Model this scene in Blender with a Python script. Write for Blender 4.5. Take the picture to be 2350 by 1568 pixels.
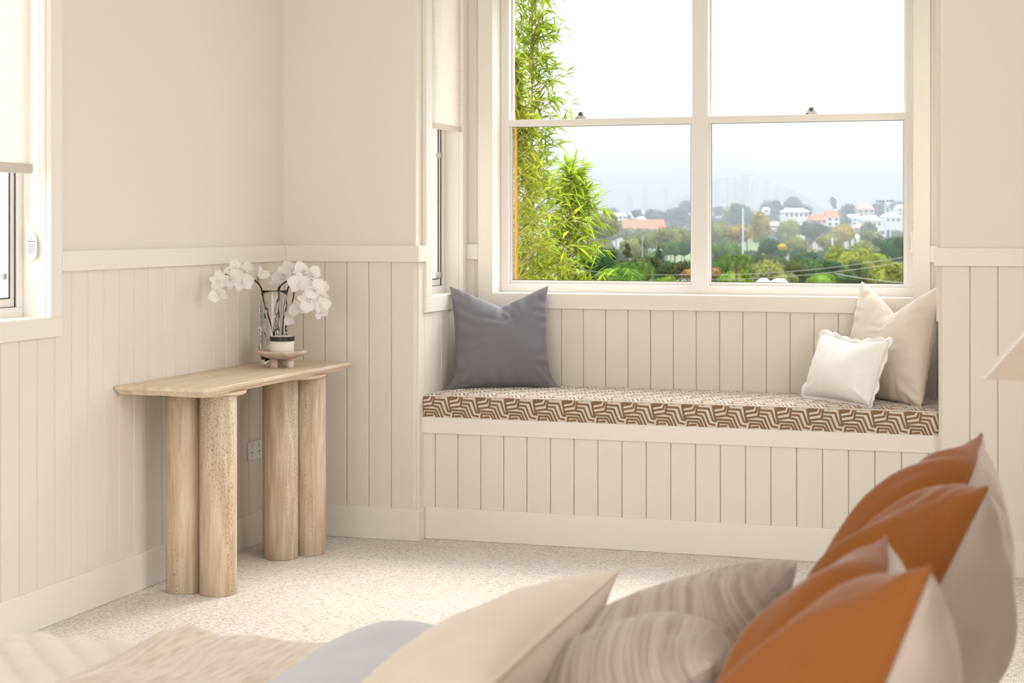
import bpy, bmesh, math, random
import numpy as np
from mathutils import Vector, Matrix, noise, Euler

for _o in list(bpy.data.objects):
    bpy.data.objects.remove(_o, do_unlink=True)
scene = bpy.context.scene
COL = scene.collection
PI = math.pi
R = math.radians

# ------------------------------------------------------------------ camera
F_PX, IMG_W, IMG_H = 3950.0, 2350.0, 1568.0
CAM_H, YAW, HORIZON = 1.308, R(18.0), 515.0
cam_data = bpy.data.cameras.new('camera')
cam_data.sensor_width = 36.0
cam_data.lens = 36.0 * F_PX / IMG_W
cam_data.shift_y = -(IMG_H / 2 - HORIZON) / IMG_W
cam_data.clip_start, cam_data.clip_end = 0.05, 6000
cam_data.dof.use_dof = True
cam_data.dof.focus_distance = 6.9
cam_data.dof.aperture_fstop = 9.0
camera = bpy.data.objects.new('camera', cam_data)
COL.objects.link(camera)
camera.location = (0, 0, CAM_H)
camera.rotation_euler = (R(90), 0, YAW)
scene.camera = camera

# ------------------------------------------------------------------ world: bright overcast sky
world = bpy.data.worlds.new('sky')
scene.world = world
world.use_nodes = True
wn, wl = world.node_tree.nodes, world.node_tree.links
wn.clear()
w_out = wn.new('ShaderNodeOutputWorld')
w_bg = wn.new('ShaderNodeBackground')
w_tc = wn.new('ShaderNodeTexCoord')
w_sep = wn.new('ShaderNodeSeparateXYZ')
w_ramp = wn.new('ShaderNodeValToRGB')
wl.new(w_tc.outputs['Generated'], w_sep.inputs[0])
wl.new(w_sep.outputs['Z'], w_ramp.inputs[0])
el = w_ramp.color_ramp.elements
el[0].position, el[0].color = 0.0, (0.9, 0.93, 0.97, 1)
el[1].position, el[1].color = 1.0, (0.86, 0.94, 1.06, 1)
for pos, c in ((0.035, (0.98, 0.985, 1.0, 1)), (0.075, (1.0, 1.0, 1.0, 1)), (0.135, (0.62, 0.74, 0.92, 1)), (0.4, (0.88, 0.95, 1.05, 1))):
    e = el.new(pos)
    e.color = c
w_m = wn.new('ShaderNodeMath')          # overcast luminance: brighter towards the zenith
w_m.operation = 'MULTIPLY_ADD'
w_m.use_clamp = False
w_m.inputs[1].default_value = 2.0
w_m.inputs[2].default_value = 1.0
w_mx = wn.new('ShaderNodeMath')
w_mx.operation = 'MAXIMUM'
w_mx.inputs[1].default_value = 0.0
wl.new(w_sep.outputs['Z'], w_mx.inputs[0])
wl.new(w_mx.outputs[0], w_m.inputs[0])
w_mul = wn.new('ShaderNodeMath')
w_mul.operation = 'MULTIPLY'
w_mul.inputs[1].default_value = 1.85
wl.new(w_m.outputs[0], w_mul.inputs[0])
wl.new(w_ramp.outputs[0], w_bg.inputs['Color'])
wl.new(w_mul.outputs[0], w_bg.inputs['Strength'])
wl.new(w_bg.outputs[0], w_out.inputs['Surface'])

# ------------------------------------------------------------------ sun: hazy, from beyond the bay
sun_d = bpy.data.lights.new('sun', 'SUN')
sun_d.energy = 3.2
sun_d.angle = R(24)
sun_d.color = (1.0, 0.93, 0.83)
sun = bpy.data.objects.new('sun', sun_d)
COL.objects.link(sun)
sun_from = Vector((0.22, 0.75, 0.68)).normalized()
sun.rotation_euler = sun_from.to_track_quat('Z', 'Y').to_euler()

# ------------------------------------------------------------------ fill lamps added out of view to brighten the room
def area(name, loc, rot, sx, sy, power, color):
    d = bpy.data.lights.new(name, 'AREA')
    d.shape = 'RECTANGLE'
    d.size, d.size_y = sx, sy
    d.energy = power
    d.color = color
    o = bpy.data.objects.new(name, d)
    COL.objects.link(o)
    o.location = loc
    o.rotation_euler = rot
    return o
area('right_fill_light', (0.58, 3.95, 1.55), (0, R(90), 0), 1.5, 1.4, 18.5, (1.0, 0.965, 0.915))  # added fill lamp that lifts the left wall, no known window here
area('rear_fill_light', (-1.4, -2.28, 1.25), (R(90), 0, 0), 3.2, 2.3, 33, (1.0, 0.96, 0.905))  # added fill lamp behind the camera, stands in for unseen daylight

vs = scene.view_settings
vs.view_transform = 'Standard'
vs.look = 'None'
vs.gamma = 1.0
vs.use_curve_mapping = False
vs.exposure = 0.32
try:
    scene.cycles.max_bounces = 8
    scene.cycles.diffuse_bounces = 4
    scene.cycles.use_light_tree = False
    scene.cycles.transmission_bounces = 8
    scene.cycles.transparent_max_bounces = 24
except Exception:
    pass

# ------------------------------------------------------------------ helpers
def srgb(r, g, b):
    f = lambda c: (c / 255 / 12.92) if c / 255 <= 0.04045 else ((c / 255 + 0.055) / 1.055) ** 2.4
    return (f(r), f(g), f(b), 1.0)

CY, SY = math.cos(YAW), math.sin(YAW)

def at(x, y, zc):
    """world point at camera depth zc that lies at photo position x, y (used to read real positions off the photo)"""
    u = (x - IMG_W / 2) / F_PX
    return Vector((zc * (-SY + u * CY), zc * (CY + u * SY), CAM_H - (y - HORIZON) * zc / F_PX))

def mat(name, color, rough=0.6, spec=0.3, sheen=0.0, sheen_rough=0.5, metallic=0.0, trans=0.0, var=0.0, var_scale=6.0, bump=0.0, bump_scale=200.0,
        bump_dist=0.002, sub=0.0):
    m = bpy.data.materials.new(name)
    m.use_nodes = True
    n, l = m.node_tree.nodes, m.node_tree.links
    b = n['Principled BSDF']
    b.inputs['Base Color'].default_value = color
    b.inputs['Roughness'].default_value = rough
    b.inputs['Specular IOR Level'].default_value = spec
    b.inputs['Metallic'].default_value = metallic
    b.inputs['Sheen Weight'].default_value = sheen
    b.inputs['Sheen Roughness'].default_value = sheen_rough
    b.inputs['Transmission Weight'].default_value = trans
    tc = n.new('ShaderNodeTexCoord')
    if var > 0:
        t = n.new('ShaderNodeTexNoise')
        t.inputs['Scale'].default_value = var_scale
        t.inputs['Detail'].default_value = 4
        l.new(tc.outputs['Object'], t.inputs['Vector'])
        mx = n.new('ShaderNodeMix')
        mx.data_type = 'RGBA'
        mx.inputs[6].default_value = tuple(c * (1 - var) for c in color[:3]) + (1,)
        mx.inputs[7].default_value = tuple(min(1, c * (1 + var)) for c in color[:3]) + (1,)
        l.new(t.outputs['Fac'], mx.inputs[0])
        l.new(mx.outputs[2], b.inputs['Base Color'])
    if bump > 0:
        t2 = n.new('ShaderNodeTexNoise')
        t2.inputs['Scale'].default_value = bump_scale
        t2.inputs['Detail'].default_value = 3
        l.new(tc.outputs['Object'], t2.inputs['Vector'])
        bp = n.new('ShaderNodeBump')
        bp.inputs['Strength'].default_value = bump
        bp.inputs['Distance'].default_value = bump_dist
        l.new(t2.outputs['Fac'], bp.inputs['Height'])
        l.new(bp.outputs[0], b.inputs['Normal'])
    return m

def weave_mat(name, color, rough=0.85, sheen=0.3, scale=900, strength=0.25, var=0.06):
    """woven cloth: fine crossed threads as relief and a faint slub in the colour"""
    m = mat(name, color, rough, 0.2, sheen, 0.4, var=var, var_scale=14)
    n, l = m.node_tree.nodes, m.node_tree.links
    b = n['Principled BSDF']
    tc = n.new('ShaderNodeTexCoord')
    hs = []
    for ax in (0, 2):
        mp = n.new('ShaderNodeMapping')
        s = [40.0, 40.0, 40.0]
        s[ax] = float(scale)
        mp.inputs['Scale'].default_value = s
        l.new(tc.outputs['Object'], mp.inputs[0])
        t = n.new('ShaderNodeTexNoise')
        t.inputs['Scale'].default_value = 1.0
        t.inputs['Detail'].default_value = 2
        l.new(mp.outputs[0], t.inputs['Vector'])
        hs.append(t)
    ad = n.new('ShaderNodeMath')
    ad.operation = 'ADD'
    l.new(hs[0].outputs['Fac'], ad.inputs[0])
    l.new(hs[1].outputs['Fac'], ad.inputs[1])
    bp = n.new('ShaderNodeBump')
    bp.inputs['Strength'].default_value = strength
    bp.inputs['Distance'].default_value = 0.001
    l.new(ad.outputs[0], bp.inputs['Height'])
    l.new(bp.outputs[0], b.inputs['Normal'])
    return m

ORG = {}

def org_of(o):
    return ORG.get(o.name, Vector((0, 0, 0))) if o else Vector((0, 0, 0))

def link(name, me, m, parent=None, smooth=False):
    o = bpy.data.objects.new(name, me)
    COL.objects.link(o)
    if m is not None and not me.materials:
        me.materials.append(m)
    if parent:
        o.parent = parent
    if smooth:
        me.polygons.foreach_set('use_smooth', [True] * len(me.polygons))
    return o

def add(name, bm, m, parent=None, smooth=False, local=False):
    """link a bmesh as ONE mesh object; vertices are given in world space unless local"""
    if parent is not None and not local:
        bmesh.ops.translate(bm, verts=bm.verts, vec=-org_of(parent))
    me = bpy.data.meshes.new(name)
    bm.normal_update()
    bm.to_mesh(me)
    bm.free()
    o = link(name, me, m, parent, smooth)
    ORG[o.name] = org_of(parent).copy() if parent else Vector((0, 0, 0))
    return o

def addpy(name, verts, faces, m, parent=None, smooth=True, local=False):
    if parent is not None and not local:
        g = org_of(parent)
        verts = [Vector(v) - g for v in verts]
    me = bpy.data.meshes.new(name)
    me.from_pydata([tuple(v) for v in verts], [], faces)
    me.validate()
    me.update()
    o = link(name, me, m, parent, smooth)
    ORG[o.name] = org_of(parent).copy() if parent else Vector((0, 0, 0))
    return o

def empty(name, loc, rot=(0, 0, 0)):
    o = bpy.data.objects.new(name, None)
    COL.objects.link(o)
    o.location = loc
    o.rotation_euler = rot
    o.empty_display_size = 0.05
    ORG[o.name] = Vector(loc)
    return o

def tag(o, label, cat, group=None, kind=None):
    o['label'] = label
    o['category'] = cat
    if group:
        o['group'] = group
    if kind:
        o['kind'] = kind
    return o

def struct(o, label=None):
    o['kind'] = 'structure'
    if label:
        o['label'] = label
    return o

def bx(bm, p0, p1, bevel=0.0, seg=1):
    """box between two corners"""
    a = [min(p0[i], p1[i]) for i in range(3)]
    b = [max(p0[i], p1[i]) for i in range(3)]
    mtx = Matrix.Translation([(a[i] + b[i]) / 2 for i in range(3)]) @ Matrix.Diagonal([b[i] - a[i] for i in range(3)] + [1])
    r = bmesh.ops.create_cube(bm, size=1.0, matrix=mtx)
    if bevel > 0:
        es = list({e for v in r['verts'] for e in v.link_edges})
        bmesh.ops.bevel(bm, geom=es, offset=bevel, segments=seg, affect='EDGES', profile=0.5)
    return bm

def box(p0, p1, bevel=0.0, seg=1):
    return bx(bmesh.new(), p0, p1, bevel, seg)

def lathe(profile, center, seg=48):
    """profile: list of (r, z); closed surface of revolution about z through center"""
    vs_, fs = [], []
    n = len(profile)
    for i in range(seg):
        a = 2 * PI * i / seg
        for r, z in profile:
            vs_.append((center[0] + r * math.cos(a), center[1] + r * math.sin(a), center[2] + z))
    for i in range(seg):
        j = (i + 1) % seg
        for k in range(n - 1):
            fs.append((i * n + k, j * n + k, j * n + k + 1, i * n + k + 1))
    return vs_, fs

def tube(pts, radii, seg=10, caps=True):
    pts = [Vector(p) for p in pts]
    if not isinstance(radii, (list, tuple)):
        radii = [radii] * len(pts)
    vs_, fs = [], []
    up = None
    for i, p in enumerate(pts):
        d = (pts[min(i + 1, len(pts) - 1)] - pts[max(i - 1, 0)]).normalized()
        if up is None:
            up = d.orthogonal().normalized()
        up = (up - d * up.dot(d)).normalized()
        sd = d.cross(up)
        for k in range(seg):
            a = 2 * PI * k / seg
            vs_.append(p + (up * math.cos(a) + sd * math.sin(a)) * radii[i])
    for i in range(len(pts) - 1):
        for k in range(seg):
            k2 = (k + 1) % seg
            fs.append((i * seg + k, i * seg + k2, (i + 1) * seg + k2, (i + 1) * seg + k))
    if caps:
        fs.append(tuple(range(seg - 1, -1, -1)))
        fs.append(tuple((len(pts) - 1) * seg + k for k in range(seg)))
    return vs_, fs

def bez(p0, p1, p2, p3, n=12):
    out = []
    for i in range(n + 1):
        t = i / n
        out.append(Vector(p0) * (1 - t) ** 3 + 3 * Vector(p1) * t * (1 - t) ** 2 + 3 * Vector(p2) * t * t * (1 - t) + Vector(p3) * t ** 3)
    return out
# ------------------------------------------------------------------ materials
M = {}
M['wall'] = mat('warm_beige_wall_paint', srgb(236, 228, 215), 0.75, 0.2)
M['panel'] = mat('beige_satin_panel_paint', srgb(235, 226, 212), 0.5, 0.3)
M['trim'] = mat('beige_satin_trim_paint', srgb(240, 233, 221), 0.42, 0.35)
M['ceiling'] = mat('white_ceiling_paint', srgb(246, 243, 238), 0.8, 0.2)
M['frame'] = mat('pearl_white_window_aluminium', srgb(236, 230, 224), 0.4, 0.4)
M['gasket'] = mat('dark_grey_rubber_gasket', srgb(70, 68, 68), 0.6, 0.2)
M['hardware'] = mat('brushed_grey_window_hardware', srgb(168, 166, 164), 0.35, 0.5, metallic=0.6)
M['latch'] = mat('satin_pewter_latch', srgb(205, 198, 190), 0.35, 0.5, metallic=0.3)
M['lock'] = mat('dark_lock_barrel', srgb(95, 90, 85), 0.4, 0.5, metallic=0.6)
M['white_plastic'] = mat('white_plastic', srgb(242, 240, 236), 0.35, 0.45)
M['ink'] = mat('grey_print_ink', srgb(70, 66, 64), 0.8, 0.1)
M['black'] = mat('black_lid_plastic', srgb(30, 26, 24), 0.35, 0.5)
M['jar'] = mat('off_white_jar', srgb(240, 234, 226), 0.35, 0.4)

# window glass: mostly clear, a little mirror reflection by Fresnel
m = bpy.data.materials.new('clear_window_glass')
m.use_nodes = True
n, l = m.node_tree.nodes, m.node_tree.links
n.clear()
o_ = n.new('ShaderNodeOutputMaterial')
mx = n.new('ShaderNodeMixShader')
tr = n.new('ShaderNodeBsdfTransparent')
tr.inputs[0].default_value = (0.97, 0.98, 0.98, 1)
gl = n.new('ShaderNodeBsdfGlossy')
gl.inputs['Roughness'].default_value = 0.02
mx.inputs[0].default_value = 0.005
l.new(tr.outputs[0], mx.inputs[1])
l.new(gl.outputs[0], mx.inputs[2])
l.new(mx.outputs[0], o_.inputs[0])
M['glass'] = m

m = bpy.data.materials.new('clear_moulded_vase_glass')
m.use_nodes = True
n, l = m.node_tree.nodes, m.node_tree.links
b = n['Principled BSDF']
b.inputs['Base Color'].default_value = (0.97, 0.98, 0.97, 1)
b.inputs['Transmission Weight'].default_value = 1.0
b.inputs['Roughness'].default_value = 0.0
b.inputs['IOR'].default_value = 1.45
M['vase'] = m

# translucent roller blind cloth
m = bpy.data.materials.new('translucent_cream_blind_cloth')
m.use_nodes = True
n, l = m.node_tree.nodes, m.node_tree.links
n.clear()
o_ = n.new('ShaderNodeOutputMaterial')
mx = n.new('ShaderNodeMixShader')
df = n.new('ShaderNodeBsdfDiffuse')
tl = n.new('ShaderNodeBsdfTranslucent')
tc = n.new('ShaderNodeTexCoord')
acc = None
for sc in ((3, 260, 3), (3, 3, 330)):
    mp = n.new('ShaderNodeMapping')
    mp.inputs['Scale'].default_value = sc
    l.new(tc.outputs['Object'], mp.inputs[0])
    t = n.new('ShaderNodeTexNoise')
    t.inputs['Scale'].default_value = 1
    t.inputs['Detail'].default_value = 3
    l.new(mp.outputs[0], t.inputs['Vector'])
    if acc is None:
        acc = t.outputs['Fac']
    else:
        ad = n.new('ShaderNodeMath')
        ad.operation = 'ADD'
        l.new(acc, ad.inputs[0])
        l.new(t.outputs['Fac'], ad.inputs[1])
        acc = ad.outputs[0]
rp = n.new('ShaderNodeMapRange')
rp.inputs[1].default_value, rp.inputs[2].default_value = 0.6, 1.4
l.new(acc, rp.inputs[0])
cm = n.new('ShaderNodeMix')
cm.data_type = 'RGBA'
cm.inputs[6].default_value = srgb(234, 225, 214)
cm.inputs[7].default_value = srgb(248, 243, 236)
l.new(rp.outputs[0], cm.inputs[0])
l.new(cm.outputs[2], df.inputs[0])
l.new(cm.outputs[2], tl.inputs[0])
mx.inputs[0].default_value = 0.62
l.new(df.outputs[0], mx.inputs[1])
l.new(tl.outputs[0], mx.inputs[2])
l.new(mx.outputs[0], o_.inputs[0])
M['blind'] = m
M['blind_bar'] = mat('beige_anodised_blind_bar', srgb(205, 196, 184), 0.4, 0.5)

# carpet: loop pile in rows along the room
m = mat('cream_loop_pile_carpet', srgb(222, 210, 195), 0.95, 0.1, 0.25)
n, l = m.node_tree.nodes, m.node_tree.links
b = n['Principled BSDF']
tc = n.new('ShaderNodeTexCoord')
mp = n.new('ShaderNodeMapping')
mp.inputs['Scale'].default_value = (135, 120, 1)
l.new(tc.outputs['Object'], mp.inputs[0])
vo = n.new('ShaderNodeTexVoronoi')
vo.voronoi_dimensions = '2D'
vo.inputs['Scale'].default_value = 1
vo.inputs['Randomness'].default_value = 0.38
l.new(mp.outputs[0], vo.inputs['Vector'])
ns = n.new('ShaderNodeTexNoise')
ns.inputs['Scale'].default_value = 260
ns.inputs['Detail'].default_value = 2
l.new(tc.outputs['Object'], ns.inputs['Vector'])
sp = n.new('ShaderNodeSeparateColor')
l.new(vo.outputs['Color'], sp.inputs[0])
cr = n.new('ShaderNodeValToRGB')
cr.color_ramp.elements[0].position, cr.color_ramp.elements[0].color = 0.0, srgb(200, 184, 168)
cr.color_ramp.elements[1].position, cr.color_ramp.elements[1].color = 0.42, srgb(237, 229, 219)
e = cr.color_ramp.elements.new(0.14)
e.color = srgb(218, 206, 193)
e = cr.color_ramp.elements.new(1.0)
e.color = srgb(246, 240, 232)
l.new(sp.outputs[0], cr.inputs[0])
# colour turns a touch browner in the gaps between loops
mr = n.new('ShaderNodeMapRange')
mr.inputs[1].default_value, mr.inputs[2].default_value = 0.42, 0.72
l.new(vo.outputs['Distance'], mr.inputs[0])
cm = n.new('ShaderNodeMix')
cm.data_type = 'RGBA'
cm.inputs[7].default_value = srgb(202, 187, 170)
l.new(mr.outputs[0], cm.inputs[0])
l.new(cr.outputs[0], cm.inputs[6])
l.new(cm.outputs[2], b.inputs['Base Color'])
inv = n.new('ShaderNodeMath')
inv.operation = 'SUBTRACT'
inv.inputs[0].default_value = 1.0
l.new(vo.outputs['Distance'], inv.inputs[1])
bp = n.new('ShaderNodeBump')
bp.inputs['Strength'].default_value = 0.9
bp.inputs['Distance'].default_value = 0.004
l.new(inv.outputs[0], bp.inputs['Height'])
l.new(bp.outputs[0], b.inputs['Normal'])
M['carpet'] = m

def travertine(name, stretch, base=(0.66, 0.505, 0.35), light=(0.79, 0.645, 0.48), dark=(0.54, 0.385, 0.245), pits=True):
    """veined travertine; stretch = mapping scale, small along the vein direction"""
    m = mat(name, base + (1,), 0.5, 0.3)
    n, l = m.node_tree.nodes, m.node_tree.links
    b = n['Principled BSDF']
    tc = n.new('ShaderNodeTexCoord')
    mp = n.new('ShaderNodeMapping')
    mp.inputs['Scale'].default_value = stretch
    l.new(tc.outputs['Object'], mp.inputs[0])
    t = n.new('ShaderNodeTexNoise')
    t.inputs['Scale'].default_value = 1
    t.inputs['Detail'].default_value = 6
    t.inputs['Roughness'].default_value = 0.62
    t.inputs['Distortion'].default_value = 0.4
    l.new(mp.outputs[0], t.inputs['Vector'])
    cr = n.new('ShaderNodeValToRGB')
    cr.color_ramp.elements[0].position, cr.color_ramp.elements[0].color = 0.3, dark + (1,)
    cr.color_ramp.elements[1].position, cr.color_ramp.elements[1].color = 0.68, light + (1,)
    e = cr.color_ramp.elements.new(0.48)
    e.color = base + (1,)
    l.new(t.outputs['Fac'], cr.inputs[0])
    last = cr.outputs[0]
    if pits:
        mp2 = n.new('ShaderNodeMapping')
        mp2.inputs['Scale'].default_value = tuple(240 if s > 20 else 70 for s in stretch)
        l.new(tc.outputs['Object'], mp2.inputs[0])
        v = n.new('ShaderNodeTexVoronoi')
        v.inputs['Scale'].default_value = 1
        l.new(mp2.outputs[0], v.inputs['Vector'])
        t3 = n.new('ShaderNodeTexNoise')
        t3.inputs['Scale'].default_value = 0.22
        t3.inputs['Detail'].default_value = 2
        l.new(mp.outputs[0], t3.inputs['Vector'])
        t4 = n.new('ShaderNodeMapRange')
        t4.inputs[1].default_value, t4.inputs[2].default_value = 0.44, 0.64
        t4.inputs[3].default_value, t4.inputs[4].default_value = 0.0, 0.27
        l.new(t3.outputs['Fac'], t4.inputs[0])
        lt = n.new('ShaderNodeMath')
        lt.operation = 'LESS_THAN'
        l.new(v.outputs['Distance'], lt.inputs[0])
        l.new(t4.outputs[0], lt.inputs[1])
        cm = n.new('ShaderNodeMix')
        cm.data_type = 'RGBA'
        cm.inputs[7].default_value = (0.2, 0.12, 0.07, 1)
        mm = n.new('ShaderNodeMath')
        mm.operation = 'MULTIPLY'
        mm.inputs[1].default_value = 0.75
        l.new(lt.outputs[0], mm.inputs[0])
        l.new(mm.outputs[0], cm.inputs[0])
        l.new(last, cm.inputs[6])
        last = cm.outputs[2]
        sb = n.new('ShaderNodeMath')
        sb.operation = 'SUBTRACT'
        sb.inputs[0].default_value = 1.0
        l.new(lt.outputs[0], sb.inputs[1])
        bp = n.new('ShaderNodeBump')
        bp.inputs['Strength'].default_value = 0.6
        bp.inputs['Distance'].default_value = 0.002
        l.new(sb.outputs[0], bp.inputs['Height'])
        l.new(bp.outputs[0], b.inputs['Normal'])
    l.new(last, b.inputs['Base Color'])
    return m
M['trav_v'] = travertine('travertine_vertical_vein', (55, 55, 5))
M['trav_h'] = travertine('travertine_long_vein', (60, 4, 60), base=(0.73, 0.575, 0.405), light=(0.83, 0.69, 0.52), dark=(0.63, 0.47, 0.315))
M['trav_dish'] = travertine('pink_veined_travertine', (30, 9, 30), base=(0.66, 0.53, 0.42), light=(0.8, 0.7, 0.6), dark=(0.48, 0.35, 0.26), pits=False)

M['petal'] = mat('white_orchid_petal', srgb(254, 252, 249), 0.6, 0.2, 0.1)
n, l = M['petal'].node_tree.nodes, M['petal'].node_tree.links
_b = n['Principled BSDF']
_t = n.new('ShaderNodeBsdfTranslucent')
_t.inputs[0].default_value = srgb(250, 244, 234)
_m = n.new('ShaderNodeMixShader')
_m.inputs[0].default_value = 0.22
l.new(_b.outputs[0], _m.inputs[1])
l.new(_t.outputs[0], _m.inputs[2])
l.new(_m.outputs[0], n['Material Output'].inputs[0])
M['stem_dark'] = mat('dark_brown_stem', srgb(62, 40, 26), 0.5, 0.3)
M['stem_tan'] = mat('tan_flower_stalk', srgb(176, 120, 62), 0.5, 0.3)
M['grey_velvet'] = mat('slate_grey_velvet', srgb(124, 121, 125), 0.8, 0.15, 0.5, 0.35, var=0.03, var_scale=8, bump=0.1, bump_scale=700, bump_dist=0.0006)
M['beige_linen'] = weave_mat('natural_beige_linen', srgb(226, 212, 194))
M['white_linen'] = weave_mat('white_linen', srgb(247, 243, 238))
M['cream_cotton'] = weave_mat('cream_cotton', srgb(228, 214, 194), strength=0.12)
M['pale_back'] = weave_mat('pale_oatmeal_linen', srgb(196, 181, 169), strength=0.12)
M['rust'] = mat('rust_orange_velvet', srgb(146, 88, 40), 0.75, 0.15, 0.25, 0.4, var=0.05, var_scale=7)
M['blue_grey'] = mat('blue_grey_washed_cotton', srgb(196, 196, 204), 0.85, 0.15, 0.3, var=0.03, var_scale=9)
M['throw'] = weave_mat('oatmeal_linen_throw', srgb(224, 208, 188), strength=0.5, scale=420, var=0.1)
_m = M['throw']
n, l = _m.node_tree.nodes, _m.node_tree.links
_tc = n.new('ShaderNodeTexCoord')
_mp = n.new('ShaderNodeMapping')
_mp.inputs['Scale'].default_value = (95, 16, 60)
l.new(_tc.outputs['Object'], _mp.inputs[0])
_t = n.new('ShaderNodeTexNoise')
_t.inputs['Scale'].default_value = 1
_t.inputs['Detail'].default_value = 3
l.new(_mp.outputs[0], _t.inputs['Vector'])
_cr = n.new('ShaderNodeValToRGB')
_cr.color_ramp.elements[0].position, _cr.color_ramp.elements[0].color = 0.34, srgb(208, 190, 169)
_cr.color_ramp.elements[1].position, _cr.color_ramp.elements[1].color = 0.62, srgb(229, 215, 198)
l.new(_t.outputs['Fac'], _cr.inputs[0])
l.new(_cr.outputs[0], n['Principled BSDF'].inputs['Base Color'])
M['coverlet'] = weave_mat('blush_white_quilted_cotton', srgb(236, 226, 216), strength=0.3)
M['lamp'] = weave_mat('oatmeal_lampshade_linen', srgb(216, 200, 182))
M['lamp_base'] = mat('cream_ceramic', srgb(226, 216, 202), 0.4, 0.4)
M['oak'] = mat('pale_oak', srgb(196, 164, 126), 0.5, 0.3, var=0.12, var_scale=12)
M['bed_fabric'] = weave_mat('oatmeal_upholstery', srgb(212, 200, 184))

# crinkled stripe cloth (taupe pleats)
m = mat('taupe_pleated_cloth', srgb(178, 162, 150), 0.85, 0.15, 0.3)
n, l = m.node_tree.nodes, m.node_tree.links
b = n['Principled BSDF']
tc = n.new('ShaderNodeTexCoord')
mp = n.new('ShaderNodeMapping')
mp.inputs['Scale'].default_value = (4, 4, 150)
l.new(tc.outputs['Object'], mp.inputs[0])
t = n.new('ShaderNodeTexNoise')
t.inputs['Scale'].default_value = 1
t.inputs['Detail'].default_value = 3
l.new(mp.outputs[0], t.inputs['Vector'])
cr = n.new('ShaderNodeValToRGB')
cr.color_ramp.elements[0].position, cr.color_ramp.elements[0].color = 0.36, srgb(160, 143, 131)
cr.color_ramp.elements[1].position, cr.color_ramp.elements[1].color = 0.62, srgb(194, 179, 166)
l.new(t.outputs['Fac'], cr.inputs[0])
l.new(cr.outputs[0], b.inputs['Base Color'])
bp = n.new('ShaderNodeBump')
bp.inputs['Strength'].default_value = 0.9
bp.inputs['Distance'].default_value = 0.005
l.new(t.outputs['Fac'], bp.inputs['Height'])
l.new(bp.outputs[0], b.inputs['Normal'])
M['taupe'] = m

# cut-velvet seat cloth: pattern colour is stored on the cloth itself
m = mat('cut_velvet_maze_cloth', srgb(206, 192, 172), 0.8, 0.15, 1.0, 0.25)
n, l = m.node_tree.nodes, m.node_tree.links
b = n['Principled BSDF']
at_ = n.new('ShaderNodeAttribute')
at_.attribute_name = 'pattern'
cm = n.new('ShaderNodeMix')
cm.data_type = 'RGBA'
cm.inputs[6].default_value = srgb(224, 212, 196)
cm.inputs[7].default_value = srgb(140, 106, 74)
l.new(at_.outputs['Fac'], cm.inputs[0])
l.new(cm.outputs[2], b.inputs['Base Color'])
M['seat'] = m

# foliage: one material per species, each tree's own tone from its object colour
def leaf_mat(name, transl=0.35):
    m = bpy.data.materials.new(name)
    m.use_nodes = True
    n, l = m.node_tree.nodes, m.node_tree.links
    n.clear()
    o_ = n.new('ShaderNodeOutputMaterial')
    oi = n.new('ShaderNodeObjectInfo')
    geo = n.new('ShaderNodeNewGeometry')
    hsv = n.new('ShaderNodeHueSaturation')
    mr = n.new('ShaderNodeMapRange')
    mr.inputs[3].default_value, mr.inputs[4].default_value = 0.55, 1.45
    l.new(geo.outputs['Random Per Island'], mr.inputs[0])
    l.new(mr.outputs[0], hsv.inputs['Value'])
    mr2 = n.new('ShaderNodeMapRange')
    mr2.inputs[3].default_value, mr2.inputs[4].default_value = 0.475, 0.525
    ml = n.new('ShaderNodeMath')
    ml.operation = 'MULTIPLY'
    ml.inputs[1].default_value = 7.13
    fr = n.new('ShaderNodeMath')
    fr.operation = 'FRACT'
    l.new(geo.outputs['Random Per Island'], ml.inputs[0])
    l.new(ml.outputs[0], fr.inputs[0])
    l.new(fr.outputs[0], mr2.inputs[0])
    l.new(mr2.outputs[0], hsv.inputs['Hue'])
    l.new(oi.outputs['Color'], hsv.inputs['Color'])
    d = n.new('ShaderNodeBsdfDiffuse')
    t = n.new('ShaderNodeBsdfTranslucent')
    mx = n.new('ShaderNodeMixShader')
    mx.inputs[0].default_value = transl
    l.new(hsv.outputs[0], d.inputs[0])
    l.new(hsv.outputs[0], t.inputs[0])
    l.new(d.outputs[0], mx.inputs[1])
    l.new(t.outputs[0], mx.inputs[2])
    l.new(mx.outputs[0], o_.inputs[0])
    return m
M['leaf'] = leaf_mat('tree_foliage')
M['bamboo_leaf'] = leaf_mat('bamboo_leaf', 0.5)
M['culm'] = mat('golden_bamboo_culm', srgb(172, 122, 44), 0.4, 0.4, var=0.15, var_scale=5)
M['culm_green'] = mat('olive_bamboo_culm', srgb(150, 130, 62), 0.45, 0.4, var=0.2, var_scale=5)
M['bark'] = mat('grey_brown_bark', srgb(110, 92, 74), 0.9, 0.1, var=0.2, var_scale=2)
M['grass'] = mat('valley_grass', srgb(96, 112, 58), 0.95, 0.05, var=0.25, var_scale=0.05)
M['render_white'] = mat('white_house_wall', srgb(196, 190, 184), 0.8, 0.1)
M['render_cream'] = mat('cream_house_wall', srgb(180, 165, 150), 0.8, 0.1)
M['roof_orange'] = mat('terracotta_roof_tiles', srgb(178, 98, 66), 0.85, 0.1, var=0.1, var_scale=1)
M['roof_pink'] = mat('faded_pink_roof', srgb(168, 126, 112), 0.85, 0.1)
M['roof_grey'] = mat('grey_metal_roof', srgb(130, 134, 142), 0.6, 0.3)
M['roof_white'] = mat('white_metal_roof', srgb(200, 198, 196), 0.6, 0.3)
M['pane'] = mat('dark_window_pane', srgb(70, 78, 90), 0.2, 0.5)
M['tower'] = mat('pale_concrete_tower', srgb(206, 194, 182), 0.85, 0.1)
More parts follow.
